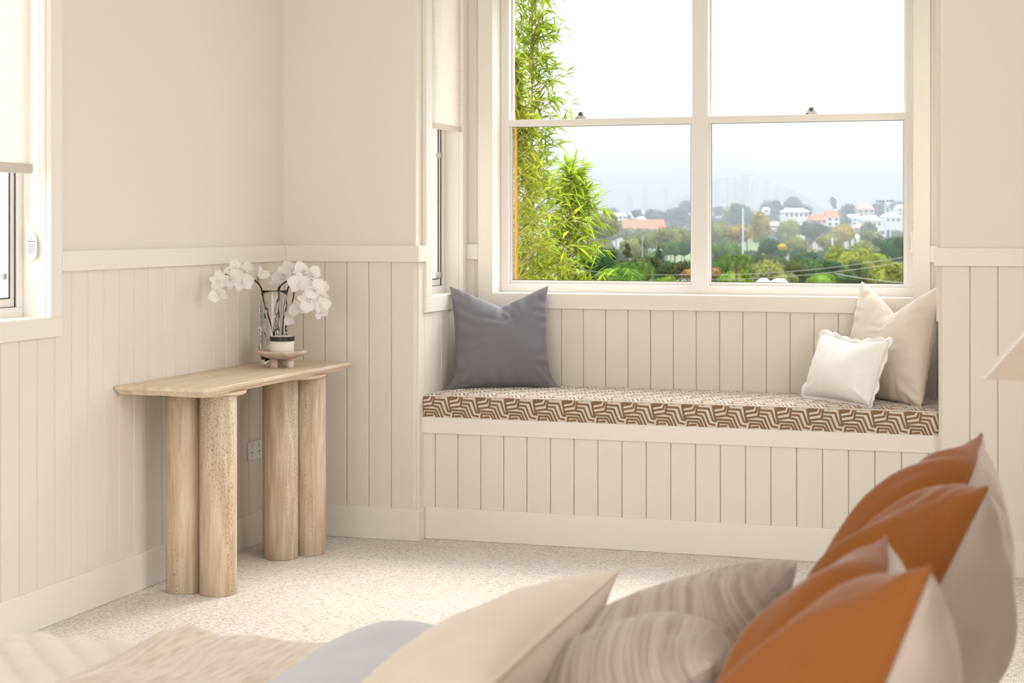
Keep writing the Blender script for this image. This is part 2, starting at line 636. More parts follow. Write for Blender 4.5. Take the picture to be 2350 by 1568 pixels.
M['tower_pane'] = mat('tower_window_strip', srgb(168, 160, 152), 0.5, 0.3)
M['pole'] = mat('galvanised_pole', srgb(140, 143, 147), 0.5, 0.4)
M['pole_green'] = mat('dull_green_pole', srgb(92, 108, 96), 0.6, 0.2)
M['pole_dark'] = mat('dark_floodlight_housing', srgb(84, 84, 90), 0.6, 0.3)
M['wire'] = mat('grey_power_cable', srgb(130, 122, 112), 0.7, 0.1)
M['whiteout'] = mat('whiteout_wall_paint', srgb(250, 247, 242), 0.6, 0.2)  # for the wall added outside to white out the left window
# ------------------------------------------------------------------ room shell
XL = -3.177          # left wall face
YB = 6.64            # back wall face (pieces left and right of the bay)
BXL, BXR = -2.575, -0.467   # bay side walls
YS = 6.714           # bench front
YW = 7.23            # bay back wall face
XR = 0.60            # right wall face (bed head)
YR = -2.3            # rear wall face
ZC = 2.75
RAIL0, RAIL1 = 1.152, 1.22
BASE_H = 0.132
BT = 0.008           # boards stand proud of the plaster
SILL0, SILL1 = 0.939, 1.004  # window casing: lower edge, opening
HEAD = 2.42
CW = 0.068           # casing width
CP = 0.020           # casing stands proud

fl = bmesh.new()
bx(fl, (XL - 0.2, YR - 0.2, -0.1), (XR + 0.2, YW + 0.1, 0))
struct(add('floor', fl, M['carpet']), 'cream loop-pile carpet over the whole room floor')
struct(add('ceiling', box((XL - 0.2, YR - 0.2, ZC), (XR + 0.2, YW + 0.2, ZC + 0.1)), M['ceiling']))

T_ = 0.0095           # lining thickness let into the wall
W1 = (3.55, 4.863)    # left window opening along Y
bm = bmesh.new()
bx(bm, (XL - 0.16, YR, 0), (XL, W1[0] - T_, ZC))
bx(bm, (XL - 0.16, W1[0] - T_, 0), (XL, W1[1] + T_, SILL1 - T_))
bx(bm, (XL - 0.16, W1[0] - T_, HEAD + T_), (XL, W1[1] + T_, ZC))
bx(bm, (XL - 0.16, W1[1] + T_, 0), (XL, YB + 0.1, ZC))
wall_left = struct(add('wall_left', bm, M['wall']), 'beige painted wall with panelled dado beside the stone console')

bm = box((XL, YB, 0), (BXL, YB + 0.1, ZC))
wall_back = struct(add('wall_back', bm, M['wall']), 'beige painted wall between the left corner and the window seat')
bm = box((BXR, YB, 0), (XR + 0.2, YB + 0.1, ZC))
wall_back_right = struct(add('wall_back_right', bm, M['wall']), 'beige painted wall to the right of the window seat')

W2 = (6.779, 7.16)    # opening of the narrow bay side windows along Y
def side_wall(name, x0, x1):
    bm = bmesh.new()
    bx(bm, (x0, YB + 0.1, 0), (x1, W2[0] - T_, ZC))
    bx(bm, (x0, W2[0] - T_, 0), (x1, W2[1] + T_, SILL1 - T_))
    bx(bm, (x0, W2[0] - T_, HEAD + T_), (x1, W2[1] + T_, ZC))
    bx(bm, (x0, W2[1] + T_, 0), (x1, YW, ZC))
    return struct(add(name, bm, M['wall']))
wall_bay_left = side_wall('wall_bay_left', BXL - 0.12, BXL)
wall_bay_right = side_wall('wall_bay_right', BXR, BXR + 0.12)
W3 = (-2.434, -0.616)  # main bay window opening along X
bm = bmesh.new()
bx(bm, (BXL - 0.12, YW, 0), (W3[0] - T_, YW + 0.16, ZC))
bx(bm, (W3[0] - T_, YW, 0), (W3[1] + T_, YW + 0.16, SILL1 - T_))
bx(bm, (W3[0] - T_, YW, HEAD + T_), (W3[1] + T_, YW + 0.16, ZC))
bx(bm, (W3[1] + T_, YW, 0), (BXR + 0.12, YW + 0.16, ZC))
wall_bay = struct(add('wall_bay', bm, M['wall']))
# unseen walls that close the room: right wall behind the bed head, rear wall; their openings are added for the fill lamps
bm = bmesh.new()
bx(bm, (XR, YR, 0), (XR + 0.15, 3.2, ZC))
bx(bm, (XR, 3.2, 0), (XR + 0.15, 4.7, 0.78))
bx(bm, (XR, 3.2, 2.32), (XR + 0.15, 4.7, ZC))
bx(bm, (XR, 4.7, 0), (XR + 0.15, YB, ZC))
struct(add('wall_right', bm, M['wall']))
bm = bmesh.new()
bx(bm, (XL - 0.16, YR - 0.15, 0), (-3.05, YR, ZC))
bx(bm, (-3.05, YR - 0.15, 2.42), (0.25, YR, ZC))
bx(bm, (0.25, YR - 0.15, 0), (XR + 0.15, YR, ZC))
struct(add('wall_rear', bm, M['wall']))

# ---- V-joint boards, each a mesh object of its own sharing data between alike ones
_board_cache = {}
def board_mesh(w, h):
    key = (round(w, 4), round(h, 4))
    if key not in _board_cache:
        g, c, t = 0.0011, 0.0030, BT
        xs = [g, g, g + c, w - g - c, w - g, w - g]
        ys = [t, c, 0, 0, c, t]
        vs_ = [(xs[i], ys[i] - t, z) for z in (0, h) for i in range(6)]
        fs = [(i, i + 1, i + 7, i + 6) for i in range(5)]
        fs += [(5, 4, 3, 2, 1, 0), (6, 7, 8, 9, 10, 11)]
        me = bpy.data.meshes.new('board')
        me.from_pydata(vs_, [], fs)
        me.update()
        me.materials.append(M['panel'])
        _board_cache[key] = me
    return _board_cache[key]

def boards(parent, grooves, h0, h1, plane, axis, rot):
    """lay boards between consecutive groove positions; axis 'x' or 'y' is the run, plane the wall face"""
    for a, b in zip(grooves[:-1], grooves[1:]):
        z0, z1 = (h0, h1) if not callable(h1) else h1(a, b)
        o = link('board', board_mesh(b - a, z1 - z0), None, parent)
        g = org_of(parent)
        if axis == 'x':
            o.location = Vector((a, plane, z0)) - g
        elif rot > 0:                      # faces +X, run along +Y
            o.location = Vector((plane, a, z0)) - g
        else:                              # faces -X, run along -Y
            o.location = Vector((plane, b, z0)) - g
        o.rotation_euler = (0, 0, rot)

g = [4.204 + 0.1 * k for k in range(25)]
g = [round(v, 4) for v in g if v < YB - 0.03] + [YB]
def left_h(a, b):
    return (BASE_H - 0.02, SILL0 + 0.01) if b < W1[1] + CW - 0.01 else (BASE_H - 0.02, RAIL0 + 0.01)
boards(wall_left, [x for x in g], 0, left_h, XL, 'y', PI / 2)
g = [XL + BT, -3.083, -2.983, -2.883, -2.783, -2.683, -2.583 + 0.006]
boards(wall_back, g, BASE_H - 0.02, RAIL0 + 0.01, YB, 'x', 0)
g = [BXR + 0.004] + [round(-0.459 + 0.1 * k, 4) for k in range(1, 11)]
boards(wall_back_right, g, BASE_H - 0.02, RAIL0 + 0.01, YB, 'x', 0)
# bay back wall above the seat, below the casing
g = [BXL + BT] + [round(-2.521 + 0.1 * k, 4) for k in range(0, 21)] + [BXR - BT]
def bay_h(a, b):
    if b < W3[0] - CW + 0.03 or a > W3[1] + CW - 0.03:
        return (0.50, RAIL0 + 0.01)
    return (0.50, SILL0 + 0.01)
boards(wall_bay, g, 0, bay_h, YW, 'x', 0)
g = [YB + 0.012, 6.72, 6.82, 6.92, 7.02, 7.12, YW - BT]
def side_h(a, b):
    return (0.50, SILL0 + 0.01) if a > 6.70 else (0.10, RAIL0 + 0.01)
boards(wall_bay_left, g, 0, side_h, BXL, 'y', PI / 2)
boards(wall_bay_right, g, 0, side_h, BXR, 'y', -PI / 2)

# ---- dado rail and baseboards
def trim(name, p0, p1, bevel=0.002):
    return struct(add(name, box(p0, p1, bevel), M['trim']))
RP = 0.022
trim('trim_1', (XL, W1[1] + CW, RAIL0), (XL + RP, YB, RAIL1))
trim('trim_2', (XL + RP, YB - RP, RAIL0), (BXL + RP, YB, RAIL1))
trim('trim_3', (BXL, YB, RAIL0), (BXL + RP, W2[0] - CW, RAIL1))
trim('trim_4', (BXL + CP, YW - RP, RAIL0), (W3[0] - CW, YW, RAIL1))
trim('trim_5', (BXR - RP, YB - RP, RAIL0), (XR, YB, RAIL1))
trim('trim_6', (BXR - RP, YB, RAIL0), (BXR, W2[0] - CW, RAIL1))
trim('trim_7', (W3[1] + CW, YW - RP, RAIL0), (BXR - CP, YW, RAIL1))

def base(name, p0, p1):
    bm = box((p0[0], p0[1], 0), (p1[0], p1[1], BASE_H), 0.004, 2)
    return struct(add(name, bm, M['trim']))
BP = 0.018
base('baseboard_left', (XL, YR), (XL + BP, YB))
base('baseboard_back', (XL + BP, YB - BP), (BXL + BP, YB))
base('baseboard_return', (BXL, YB), (BXL + BP, YS))
base('baseboard_bay', (BXL + BP, YS - BP), (BXR, YS))
base('baseboard_right', (BXR - 0.004, YB - BP), (XR, YB))

# ---- built-in window seat
seat = empty('window_seat', ((BXL + BXR) / 2, YS, 0))
tag(seat, 'built-in beige window seat with panelled front below the patterned seat cushion', 'window seat')
add('carcass', box((BXL, YS + 0.001, 0), (BXR, YW, 0.488)), M['panel'], seat)
add('fascia', box((BXL - 0.0, YS - 0.018, 0.4395), (BXR, YS + 0.01, 0.507), 0.002), M['trim'], seat)
add('seat_board', box((BXL, YS + 0.01, 0.488), (BXR, YW - BT, 0.506)), M['trim'], seat)
g = [BXL + 0.004] + [round(-2.516 + 0.1 * k, 4) for k in range(0, 21)] + [BXR]
boards(seat, g, BASE_H - 0.02, 0.445, YS, 'x', 0)

# ------------------------------------------------------------------ windows
def frame_boxes(L, r0, r1, z0, z1, o0, o1, w, bev=0.002, bottom=None):
    """four-sided frame as a bmesh; L maps (run, outward, z) to world"""
    bm = bmesh.new()
    bw = bottom if bottom else w
    bx(bm, L(r0, o0, z0), L(r1, o1, z0 + bw), bev)
    bx(bm, L(r0, o0, z1 - w), L(r1, o1, z1), bev)
    bx(bm, L(r0, o0, z0 + bw), L(r0 + w, o1, z1 - w), bev)
    bx(bm, L(r1 - w, o0, z0 + bw), L(r1, o1, z1 - w), bev)
    return bm

def casing(L, r0, r1, win, far=True):
    """flat architrave round the opening, four boards"""
    z0, z1 = SILL0, HEAD + CW
    add('casing', box(L(r0 - CW, -CP, z0), L(r1 + CW, 0.0, SILL1), 0.002), M['trim'], win)
    add('casing', box(L(r0 - CW, -CP, HEAD), L(r1 + CW, 0.0, z1), 0.002), M['trim'], win)
    add('casing', box(L(r0 - CW, -CP, SILL1), L(r0, 0.0, HEAD), 0.002), M['trim'], win)
    add('casing', box(L(r1, -CP, SILL1), L(r1 + CW, 0.0, HEAD), 0.002), M['trim'], win)
    # reveal linings
    d = 0.125
    t = 0.008
    add('sill', box(L(r0, -CP + 0.002, SILL1 - t), L(r1, d, SILL1 + 0.002), 0.001), M['trim'], win)
    add('reveal', box(L(r0 - t, 0, SILL1), L(r0, d, HEAD)), M['trim'], win)
    add('reveal', box(L(r1, 0, SILL1), L(r1 + t, d, HEAD)), M['trim'], win)
    add('reveal', box(L(r0, 0, HEAD), L(r1, d, HEAD + t)), M['trim'], win)

# main bay window: two double-hung bays with a centre mullion
win = struct(empty('window_3', ((W3[0] + W3[1]) / 2, YW, SILL0)), 'wide bay window with four panes above the window seat')
L3 = lambda r, o, z: (r, YW + o, z)
casing(L3, W3[0], W3[1], win)
FB, FW = 0.105, 0.040
add('frame', frame_boxes(L3, W3[0], W3[1], SILL1, HEAD, FB - 0.012, FB + 0.05, FW, 0.002, 0.040), M['frame'], win)
MUL = -1.5245
add('mullion', box(L3(MUL - 0.035, FB - 0.016, SILL1 + 0.038), L3(MUL + 0.035, FB + 0.05, HEAD - 0.038), 0.002), M['frame'], win)
MR0, MR1 = 1.744, 1.775
for r0, r1 in ((W3[0] + FW, MUL - 0.035), (MUL + 0.035, W3[1] - FW)):
    sw = 0.010
    s = add('sash', frame_boxes(L3, r0, r1, SILL1 + 0.040, MR1 - 0.001, FB + 0.002, FB + 0.022, sw, 0.001, 0.014), M['frame'], win)
    add('pane', box(L3(r0 + sw, FB + 0.010, SILL1 + 0.052), L3(r1 - sw, FB + 0.014, MR0 + 0.006)), M['glass'], s)
    add('gasket', frame_boxes(L3, r0 + sw - 0.001, r1 - sw + 0.001, SILL1 + 0.0535, MR0 + 0.001, FB + 0.007, FB + 0.0095, 0.003, 0), M['gasket'], s)
    add('meeting_rail', box(L3(r0 - 0.001, FB - 0.010, MR0), L3(r1 + 0.001, FB + 0.024, MR1), 0.002), M['frame'], s)
    s2 = add('sash', frame_boxes(L3, r0, r1, MR0 + 0.004, HEAD - 0.038, FB + 0.026, FB + 0.046, sw, 0.001), M['frame'], win)
    add('pane', box(L3(r0 + sw, FB + 0.034, MR0 + 0.012), L3(r1 - sw, FB + 0.038, HEAD - 0.046)), M['glass'], s2)
    # sash lock on the meeting rail
    lx = at(1378 if r0 < -2 else 1845, 262, 7.6)
    lx = -2.0635 + 0.0 if r0 < -2 else -1.0485
    vs_, fs = [], []
    prof = [(-0.027, 0), (-0.024, 0.006), (-0.014, 0.016), (-0.010, 0.026), (-0.005, 0.031), (0.005, 0.031), (0.010, 0.026), (0.014, 0.016), (0.024, 0.006), (0.027, 0)]
    k = len(prof)
    for yy in (FB - 0.002, FB + 0.02):
        vs_ += [L3(lx + a, yy, MR1 + b_) for a, b_ in prof]
    fs = [tuple(range(k)), tuple(range(2 * k - 1, k - 1, -1))] + [(i, i + k, (i + 1) % k + k, (i + 1) % k) for i in range(k)]
    lk = addpy('sash_lock', vs_, fs, M['latch'], s, smooth=False)
    vs_, fs = tube([L3(lx, FB - 0.006, MR1 + 0.020), L3(lx, FB + 0.001, MR1 + 0.020)], 0.0085, 20)
    addpy('lock_barrel', vs_, fs, M['lock'], s, smooth=False)
    add('latch_slot', box(L3(lx - 0.024, FB - 0.003, MR1 + 0.0005), L3(lx - 0.012, FB - 0.0005, MR1 + 0.004)), M['lock'], s)

def chain_mesh(pts, r=0.0022, step=0.0052):
    """bead chain: small octahedral beads on a cord along a path"""
    bm = bmesh.new()
    pts = [Vector(p) for p in pts]
    d = 0.0
    nxt = 0.0
    for a, b_ in zip(pts[:-1], pts[1:]):
        ln = (b_ - a).length
        while nxt <= d + ln:
            p = a.lerp(b_, (nxt - d) / ln)
            bmesh.ops.create_icosphere(bm, subdivisions=1, radius=r, matrix=Matrix.Translation(p))
            nxt += step
        d += ln
    return bm

# bead chain of the (raised) bay blind with its hold-down cleat, on the right jamb
bl = empty('roller_blind', ((W3[0] + W3[1]) / 2, YW + 0.05, 2.30))
tag(bl, 'rolled-up cream roller blind of the wide bay window, bead chain at the right jamb', 'blind')
vs_, fs = tube([L3(W3[0] + 0.02, 0.045, HEAD - 0.045), L3(W3[1] - 0.02, 0.045, HEAD - 0.045)], 0.03, 24)
addpy('roll', vs_, fs, M['blind'], bl)
cxr = W3[1] - 0.012
o = add('bead_chain', chain_mesh([L3(cxr, 0.06, 2.38), L3(cxr, 0.06, 1.28)]), M['white_plastic'], bl, smooth=True)
o['kind'] = 'stuff'
o = add('bead_chain', chain_mesh([L3(cxr, 0.075, 2.38), L3(cxr, 0.075, 1.28)]), M['white_plastic'], bl, smooth=True)
o['kind'] = 'stuff'
add('chain_cleat', box(L3(cxr - 0.004, 0.055, 1.19), L3(cxr + 0.012, 0.08, 1.28), 0.004, 2), M['white_plastic'], bl)
add('cleat_pin', box(L3(cxr - 0.006, 0.062, 1.20), L3(cxr - 0.003, 0.066, 1.25)), M['hardware'], bl)

# narrow awning windows (left wall, both bay sides)
def awning(name, L, r0, r1, label, fo=0.075, hinge_far=True):
    w = struct(empty(name, L((r0 + r1) / 2, 0, SILL0)), label)
    casing(L, r0, r1, w)
    add('frame', frame_boxes(L, r0, r1, SILL1, HEAD, fo, fo + 0.055, 0.030, 0.002, 0.034), M['frame'], w)
    s = add('sash', frame_boxes(L, r0 + 0.030, r1 - 0.030, SILL1 + 0.034, HEAD - 0.03, fo + 0.012, fo + 0.04, 0.028, 0.002, 0.03), M['frame'], w)
    add('gasket', frame_boxes(L, r0 + 0.057, r1 - 0.057, SILL1 + 0.063, HEAD - 0.057, fo + 0.010, fo + 0.014, 0.004, 0), M['gasket'], s)
    add('seal', frame_boxes(L, r0 + 0.0285, r1 - 0.0285, SILL1 + 0.0325, HEAD - 0.0285, fo + 0.008, fo + 0.013, 0.003, 0), M['gasket'], w)
    add('pane', box(L(r0 + 0.058, fo + 0.022, SILL1 + 0.064), L(r1 - 0.058, fo + 0.026, HEAD - 0.058)), M['glass'], s)
    return w, s

L1 = lambda r, o, z: (XL - o, r, z)
w1, s1 = awning('window_1', L1, W1[0], W1[1], 'white framed window in the left wall with a half-lowered blind', 0.086)
for zz in (1.13,):
    add('friction_stay', box(L1(W1[1] - 0.100, 0.088, zz), L1(W1[1] - 0.085, 0.104, zz + 0.02), 0.002), M['hardware'], s1)
L2 = lambda r, o, z: (BXL - o, r, z)
w2, s2 = awning('window_2', L2, W2[0], W2[1], 'narrow side window of the bay behind the grey cushion', 0.062)
for zz in (1.075, 1.60):
    add('friction_stay', box(L2(W2[1] - 0.09, 0.05, zz), L2(W2[1] - 0.065, 0.075, zz + 0.022), 0.002), M['hardware'], s2)
L4 = lambda r, o, z: (BXR + o, r, z)
w4, s4 = awning('window_4', L4, W2[0], W2[1], 'narrow side window of the bay behind the beige cushion', 0.062)

# half-lowered roller blind of the left window
bl = empty('roller_blind', L1((W1[0] + W1[1]) / 2, 0.03, 1.48))
tag(bl, 'half-lowered woven roller blind with bead chain in the left wall window', 'blind')
ro = 0.034
Z_BAR = 1.472
add('blind_cloth', box(L1(W1[0] + 0.02, ro, Z_BAR + 0.03), L1(W1[1] - 0.040, ro + 0.0012, HEAD - 0.03)), M['blind'], bl)
prof = []
bm = bmesh.new()
bx(bm, L1(W1[0] + 0.012, ro - 0.007, Z_BAR), L1(W1[1] - 0.028, ro + 0.009, Z_BAR + 0.033), 0.006, 3)
add('bottom_bar', bm, M['blind_bar'], bl, smooth=False)
vs_, fs = tube([L1(W1[0] + 0.02, ro + 0.02, HEAD - 0.035), L1(W1[1] - 0.03, ro + 0.02, HEAD - 0.035)], 0.03, 24)
addpy('roll', vs_, fs, M['blind'], bl)
cy = W1[1] - 0.012
front = [L1(cy, 0.016, 2.38), L1(cy, 0.016, 1.47), L1(cy, 0.012, 1.40), L1(cy, 0.024, 1.32), L1(cy, 0.044, 1.295), L1(cy, 0.066, 1.315), L1(cy, 0.070, 1.36), L1(cy, 0.066, 1.47), L1(cy, 0.064, 2.38)]
o = add('bead_chain', chain_mesh(front, 0.0024, 0.0056), M['white_plastic'], bl, smooth=True)
o['kind'] = 'stuff'
# round-ended warning tag hanging from the chain loop, faces the room
ty = cy - 0.004
vs_, fs = [], []
hw, hz = 0.0195, 0.041
ring = []
for i in range(32):
    a = 2 * PI * i / 32
    ring.append((hw * math.copysign(abs(math.cos(a)) ** 0.7, math.cos(a)), hz * math.copysign(abs(math.sin(a)) ** 0.55, math.sin(a))))
tz, to = 1.235, 0.043
for yy in (ty, ty + 0.0015):
    vs_ += [L1(yy, to + a, tz + b_) for a, b_ in ring]
fs = [tuple(range(32)), tuple(range(63, 31, -1))] + [(i, (i + 1) % 32, (i + 1) % 32 + 32, i + 32) for i in range(32)]
tg = addpy('warning_tag', vs_, fs, M['white_plastic'], bl, smooth=False)
vs_, fs = tube([L1(ty, to + 0.004 * math.cos(a), tz + hz + 0.009 + 0.011 * math.sin(a)) for a in [2 * PI * i / 14 for i in range(15)]], 0.0015, 6)
addpy('tag_tie', vs_, fs, M['white_plastic'], bl)

def text_part(name, body, size, loc, rot, m, parent, align='CENTER'):
    cu = bpy.data.curves.new(name, 'FONT')
    cu.body = body
    cu.size = size
    cu.align_x = align
    cu.extrude = 0.00015
    tmp = bpy.data.objects.new('tmp_text', cu)
    COL.objects.link(tmp)
    dg = bpy.context.evaluated_depsgraph_get()
    me = bpy.data.meshes.new_from_object(tmp.evaluated_get(dg))
    bpy.data.objects.remove(tmp, do_unlink=True)
    mm = Matrix.Translation(Vector(loc) - org_of(parent)) @ Euler(rot).to_matrix().to_4x4()
    me.transform(mm)
    me.name = name
    me.materials.clear()
    me.materials.append(m)
    return link(name, me, None, parent)
# tag face looks towards -Y: text runs along +X
text_part('warning_heading', 'WARNING', 0.0075, L1(ty - 0.0003, to, tz + 0.015), (R(90), 0, 0), M['ink'], tg)
bm = bmesh.new()
random.seed(4)
for i in range(9):
    z = tz + 0.0095 - i * 0.0042
    bx(bm, L1(ty - 0.0004, to + 0.0145, z), L1(ty, to - 0.0145 + random.random() * 0.006, z + 0.0011))
o = add('fine_print', bm, M['ink'], tg)
o['kind'] = 'stuff'
bm = bmesh.new()
bx(bm, L1(ty - 0.0004, to + 0.003, tz + 0.0255), L1(ty, to - 0.003, tz + 0.027))
bx(bm, L1(ty - 0.0004, to + 0.001, tz + 0.0225), L1(ty, to - 0.001, tz + 0.0245))
add('warning_symbol', bm, M['ink'], tg)['kind'] = 'stuff'

# half-lowered blind of the bay side windows
def bay_blind(L, label, zb):
    b_ = empty('roller_blind', L((W2[0] + W2[1]) / 2, 0, zb))
    tag(b_, label, 'blind')
    add('blind_cloth', box(L(W2[0] + 0.002, -0.012, zb), L(W2[1] - 0.006, -0.011, HEAD - 0.03)), M['blind'], b_)
    add('bottom_hem', box(L(W2[0] + 0.002, -0.015, zb - 0.002), L(W2[1] - 0.002, -0.009, zb + 0.024), 0.002), M['blind'], b_)
    vs_, fs = tube([L(W2[0] + 0.003, 0.016, HEAD - 0.033), L(W2[1] - 0.003, 0.016, HEAD - 0.033)], 0.027, 20)
    addpy('roll', vs_, fs, M['blind'], b_)
bay_blind(L2, 'half-lowered sheer roller blind in the narrow bay window above the grey cushion', 1.715)
# ------------------------------------------------------------------ travertine console table
TX0, TX1, TY0, TY1, TZ = -3.167, -2.80, 5.262, 6.515, 0.745
con = empty('console_table', ((TX0 + TX1) / 2, (TY0 + TY1) / 2, 0))
tag(con, 'travertine console table on clustered round columns against the left wall', 'console table')

def rounded_rect(x0, x1, y0, y1, cut, inset=0.0, wall_cut=0.008):
    """rectangle with softly clipped corners"""
    pts = []
    x0 += inset; x1 -= inset; y0 += inset; y1 -= inset
    wc = wall_cut
    for cx_, cy_, a0, cc in ((x1 - cut, y1 - cut, 0, cut), (x0 + wc, y1 - wc, 90, wc), (x0 + wc, y0 + wc, 180, wc), (x1 - cut, y0 + cut, 270, cut)):
        for k in range(7):
            a = R(a0 + 15 * k)
            pts.append((cx_ + cc * math.cos(a), cy_ + cc * math.sin(a)))
    return pts
layers = [(0.0015, TZ), (0.0, TZ - 0.002), (0.0, TZ - 0.011), (0.019, TZ - 0.030)]
vs_, fs = [], []
n_ = 28
for ins, z in layers:
    vs_ += [(x, y, z) for x, y in rounded_rect(TX0, TX1, TY0, TY1, 0.030, ins)]
for k in range(len(layers) - 1):
    for i in range(n_):
        j = (i + 1) % n_
        fs.append((k * n_ + j, k * n_ + i, (k + 1) * n_ + i, (k + 1) * n_ + j))
fs.append(tuple(range(n_)))
fs.append(tuple(reversed(range((len(layers) - 1) * n_, len(layers) * n_))))
addpy('table_top', vs_, fs, M['trav_h'], con, smooth=False)
LR = 0.0655
legs_front = [(-3.008, 5.478), (-2.874, 5.478), (-2.941, 5.594)]
legs_back = [(-2.946, 6.140), (-3.013, 6.256), (-2.879, 6.256)]
for grp in (legs_front, legs_back):
    for x, y in grp:
        H = TZ - 0.044
        vs_, fs = lathe([(0, 0.0), (LR - 0.003, 0.0), (LR, 0.003), (LR, H), (0, H)], (x, y, 0.0), 40)
        o = addpy('column', vs_, fs, M['trav_v'], con, smooth=True)
        me = o.data
        for p in me.polygons:
            if abs(p.normal.z) > 0.9:
                p.use_smooth = False
    cx_ = sum(p[0] for p in grp) / 3
    cy_ = sum(p[1] for p in grp) / 3
    vs_, fs = lathe([(0, TZ - 0.044), (0.136, TZ - 0.044), (0.142, TZ - 0.038), (0.142, TZ - 0.030), (0, TZ - 0.030)], (cx_, cy_, 0), 48)
    addpy('mounting_plate', vs_, fs, M['trav_h'], con, smooth=False)
add('fixing_bracket', box((-3.02, 5.315, TZ - 0.037), (-2.995, 5.345, TZ - 0.0305)), M['lock'], con)

# ------------------------------------------------------------------ power outlet behind the console
oy, oz = 6.345, 0.388
ou = empty('power_outlet', (XL + BT, oy, oz - 0.038))
tag(ou, 'white double power outlet on the left wall behind the console columns', 'power outlet')
X0 = XL + BT
add('plate', box((X0, oy - 0.058, oz - 0.038), (X0 + 0.010, oy + 0.058, oz + 0.038), 0.004, 2), M['white_plastic'], ou)
for s_ in (-1, 1):
    add('switch', box((X0 + 0.010, oy + s_ * 0.032 - 0.008, oz + 0.010), (X0 + 0.0135, oy + s_ * 0.032 + 0.008, oz + 0.030), 0.002), M['white_plastic'], ou)
    for dy, dz, rt in ((-0.007, -0.006, 30), (0.007, -0.006, -30), (0, -0.020, 0)):
        bm = bmesh.new()
        bmesh.ops.create_cube(bm, size=1, matrix=Matrix.Translation((X0 + 0.0102, oy + s_ * 0.032 + dy, oz + dz)) @ Matrix.Rotation(R(rt), 4, 'X') @ Matrix.Diagonal((0.0012, 0.0022, 0.008, 1)))
        add('pin_slot', bm, M['ink'], ou)

# ------------------------------------------------------------------ dish, jar, vase, orchids
DC = (-2.955, 6.165)
dish = empty('footed_dish', (DC[0], DC[1], TZ))
tag(dish, 'small round travertine dish on three stubby legs, on the console', 'dish')
for a in (235, 355, 115):
    x, y = DC[0] + 0.036 * math.cos(R(a)), DC[1] + 0.036 * math.sin(R(a))
    vs_, fs = lathe([(0, 0), (0.0145, 0), (0.0155, 0.001), (0.0155, 0.036), (0, 0.036)], (x, y, TZ), 24)
    addpy('leg', vs_, fs, M['trav_dish'], dish)
prof = [(0, 0.034), (0.045, 0.034), (0.062, 0.038), (0.082, 0.047), (0.097, 0.058), (0.101, 0.0645), (0.1, 0.067), (0.096, 0.067), (0.085, 0.063), (0.06, 0.058), (0, 0.057)]
vs_, fs = lathe(prof, (DC[0], DC[1], TZ), 64)
addpy('bowl', vs_, fs, M['trav_dish'], dish)
JC = (-2.955, 6.165)
jar = empty('candle_jar', (JC[0], JC[1], TZ + 0.0575))
tag(jar, 'short white jar with black rim standing in the travertine dish', 'jar')
vs_, fs = lathe([(0, 0), (0.046, 0), (0.0475, 0.002), (0.0475, 0.046), (0.044, 0.047), (0, 0.047)], (JC[0], JC[1], TZ + 0.0575), 48)
addpy('body', vs_, fs, M['jar'], jar)
vs_, fs = lathe([(0.0, 0.0635), (0.046, 0.0635), (0.046, 0.0645), (0.0485, 0.0645), (0.0492, 0.0635), (0.0492, 0.0475), (0.0, 0.0475)], (JC[0], JC[1], TZ + 0.0575), 48)
addpy('lid_band', vs_, fs, M['black'], jar, smooth=False)
vs_, fs = lathe([(0, 0.0645), (0.044, 0.0645), (0.044, 0.0655), (0, 0.0655)], (JC[0], JC[1], TZ + 0.0575), 48)
addpy('lid_top', vs_, fs, M['jar'], jar, smooth=False)

VC = Vector((-3.062, 6.315, TZ))
VH, VR = 0.297, 0.052
vase = empty('glass_vase', VC)
tag(vase, 'clear moulded glass vase with wavy dripping ridges holding orchid sprays', 'vase')
vs_, fs = [], []
NA, NZ = 120, 90
for k in range(NZ + 1):
    z = VH * k / NZ
    for i in range(NA):
        a = 2 * PI * i / NA
        r = VR
        amp = 0.0115 * min(1, max(0, (VH - 0.03 - z) / 0.05)) * min(1, (z + 0.005) / 0.02)
        w_ = 7
        ph = a + 0.10 * math.sin(z * 95 + 2.0 * math.sin(a * 3)) 
        c_ = max(0.0, math.cos(w_ * ph)) ** 5
        lump = 0.55 + 0.45 * math.sin(z * 82 + 5 * math.floor((w_ * a / (2 * PI)) + 0.5) * 1.7)
        r += amp * c_ * max(0.12, lump)
        vs_.append((VC.x + r * math.cos(a), VC.y + r * math.sin(a), VC.z + z))
inner0 = len(vs_)
for k in range(13):
    z = VH - (VH - 0.018) * k / 12
    for i in range(NA):
        a = 2 * PI * i / NA
        vs_.append((VC.x + (VR - 0.0045) * math.cos(a), VC.y + (VR - 0.0045) * math.sin(a), VC.z + z))
rows = NZ + 1 + 13
for k in range(rows - 1):
    for i in range(NA):
        j = (i + 1) % NA
        fs.append((k * NA + i, k * NA + j, (k + 1) * NA + j, (k + 1) * NA + i))
fs.append(tuple(range(NA - 1, -1, -1)))
fs.append(tuple((rows - 1) * NA + i for i in range(NA)))
addpy('vessel', vs_, fs, M['vase'], vase)

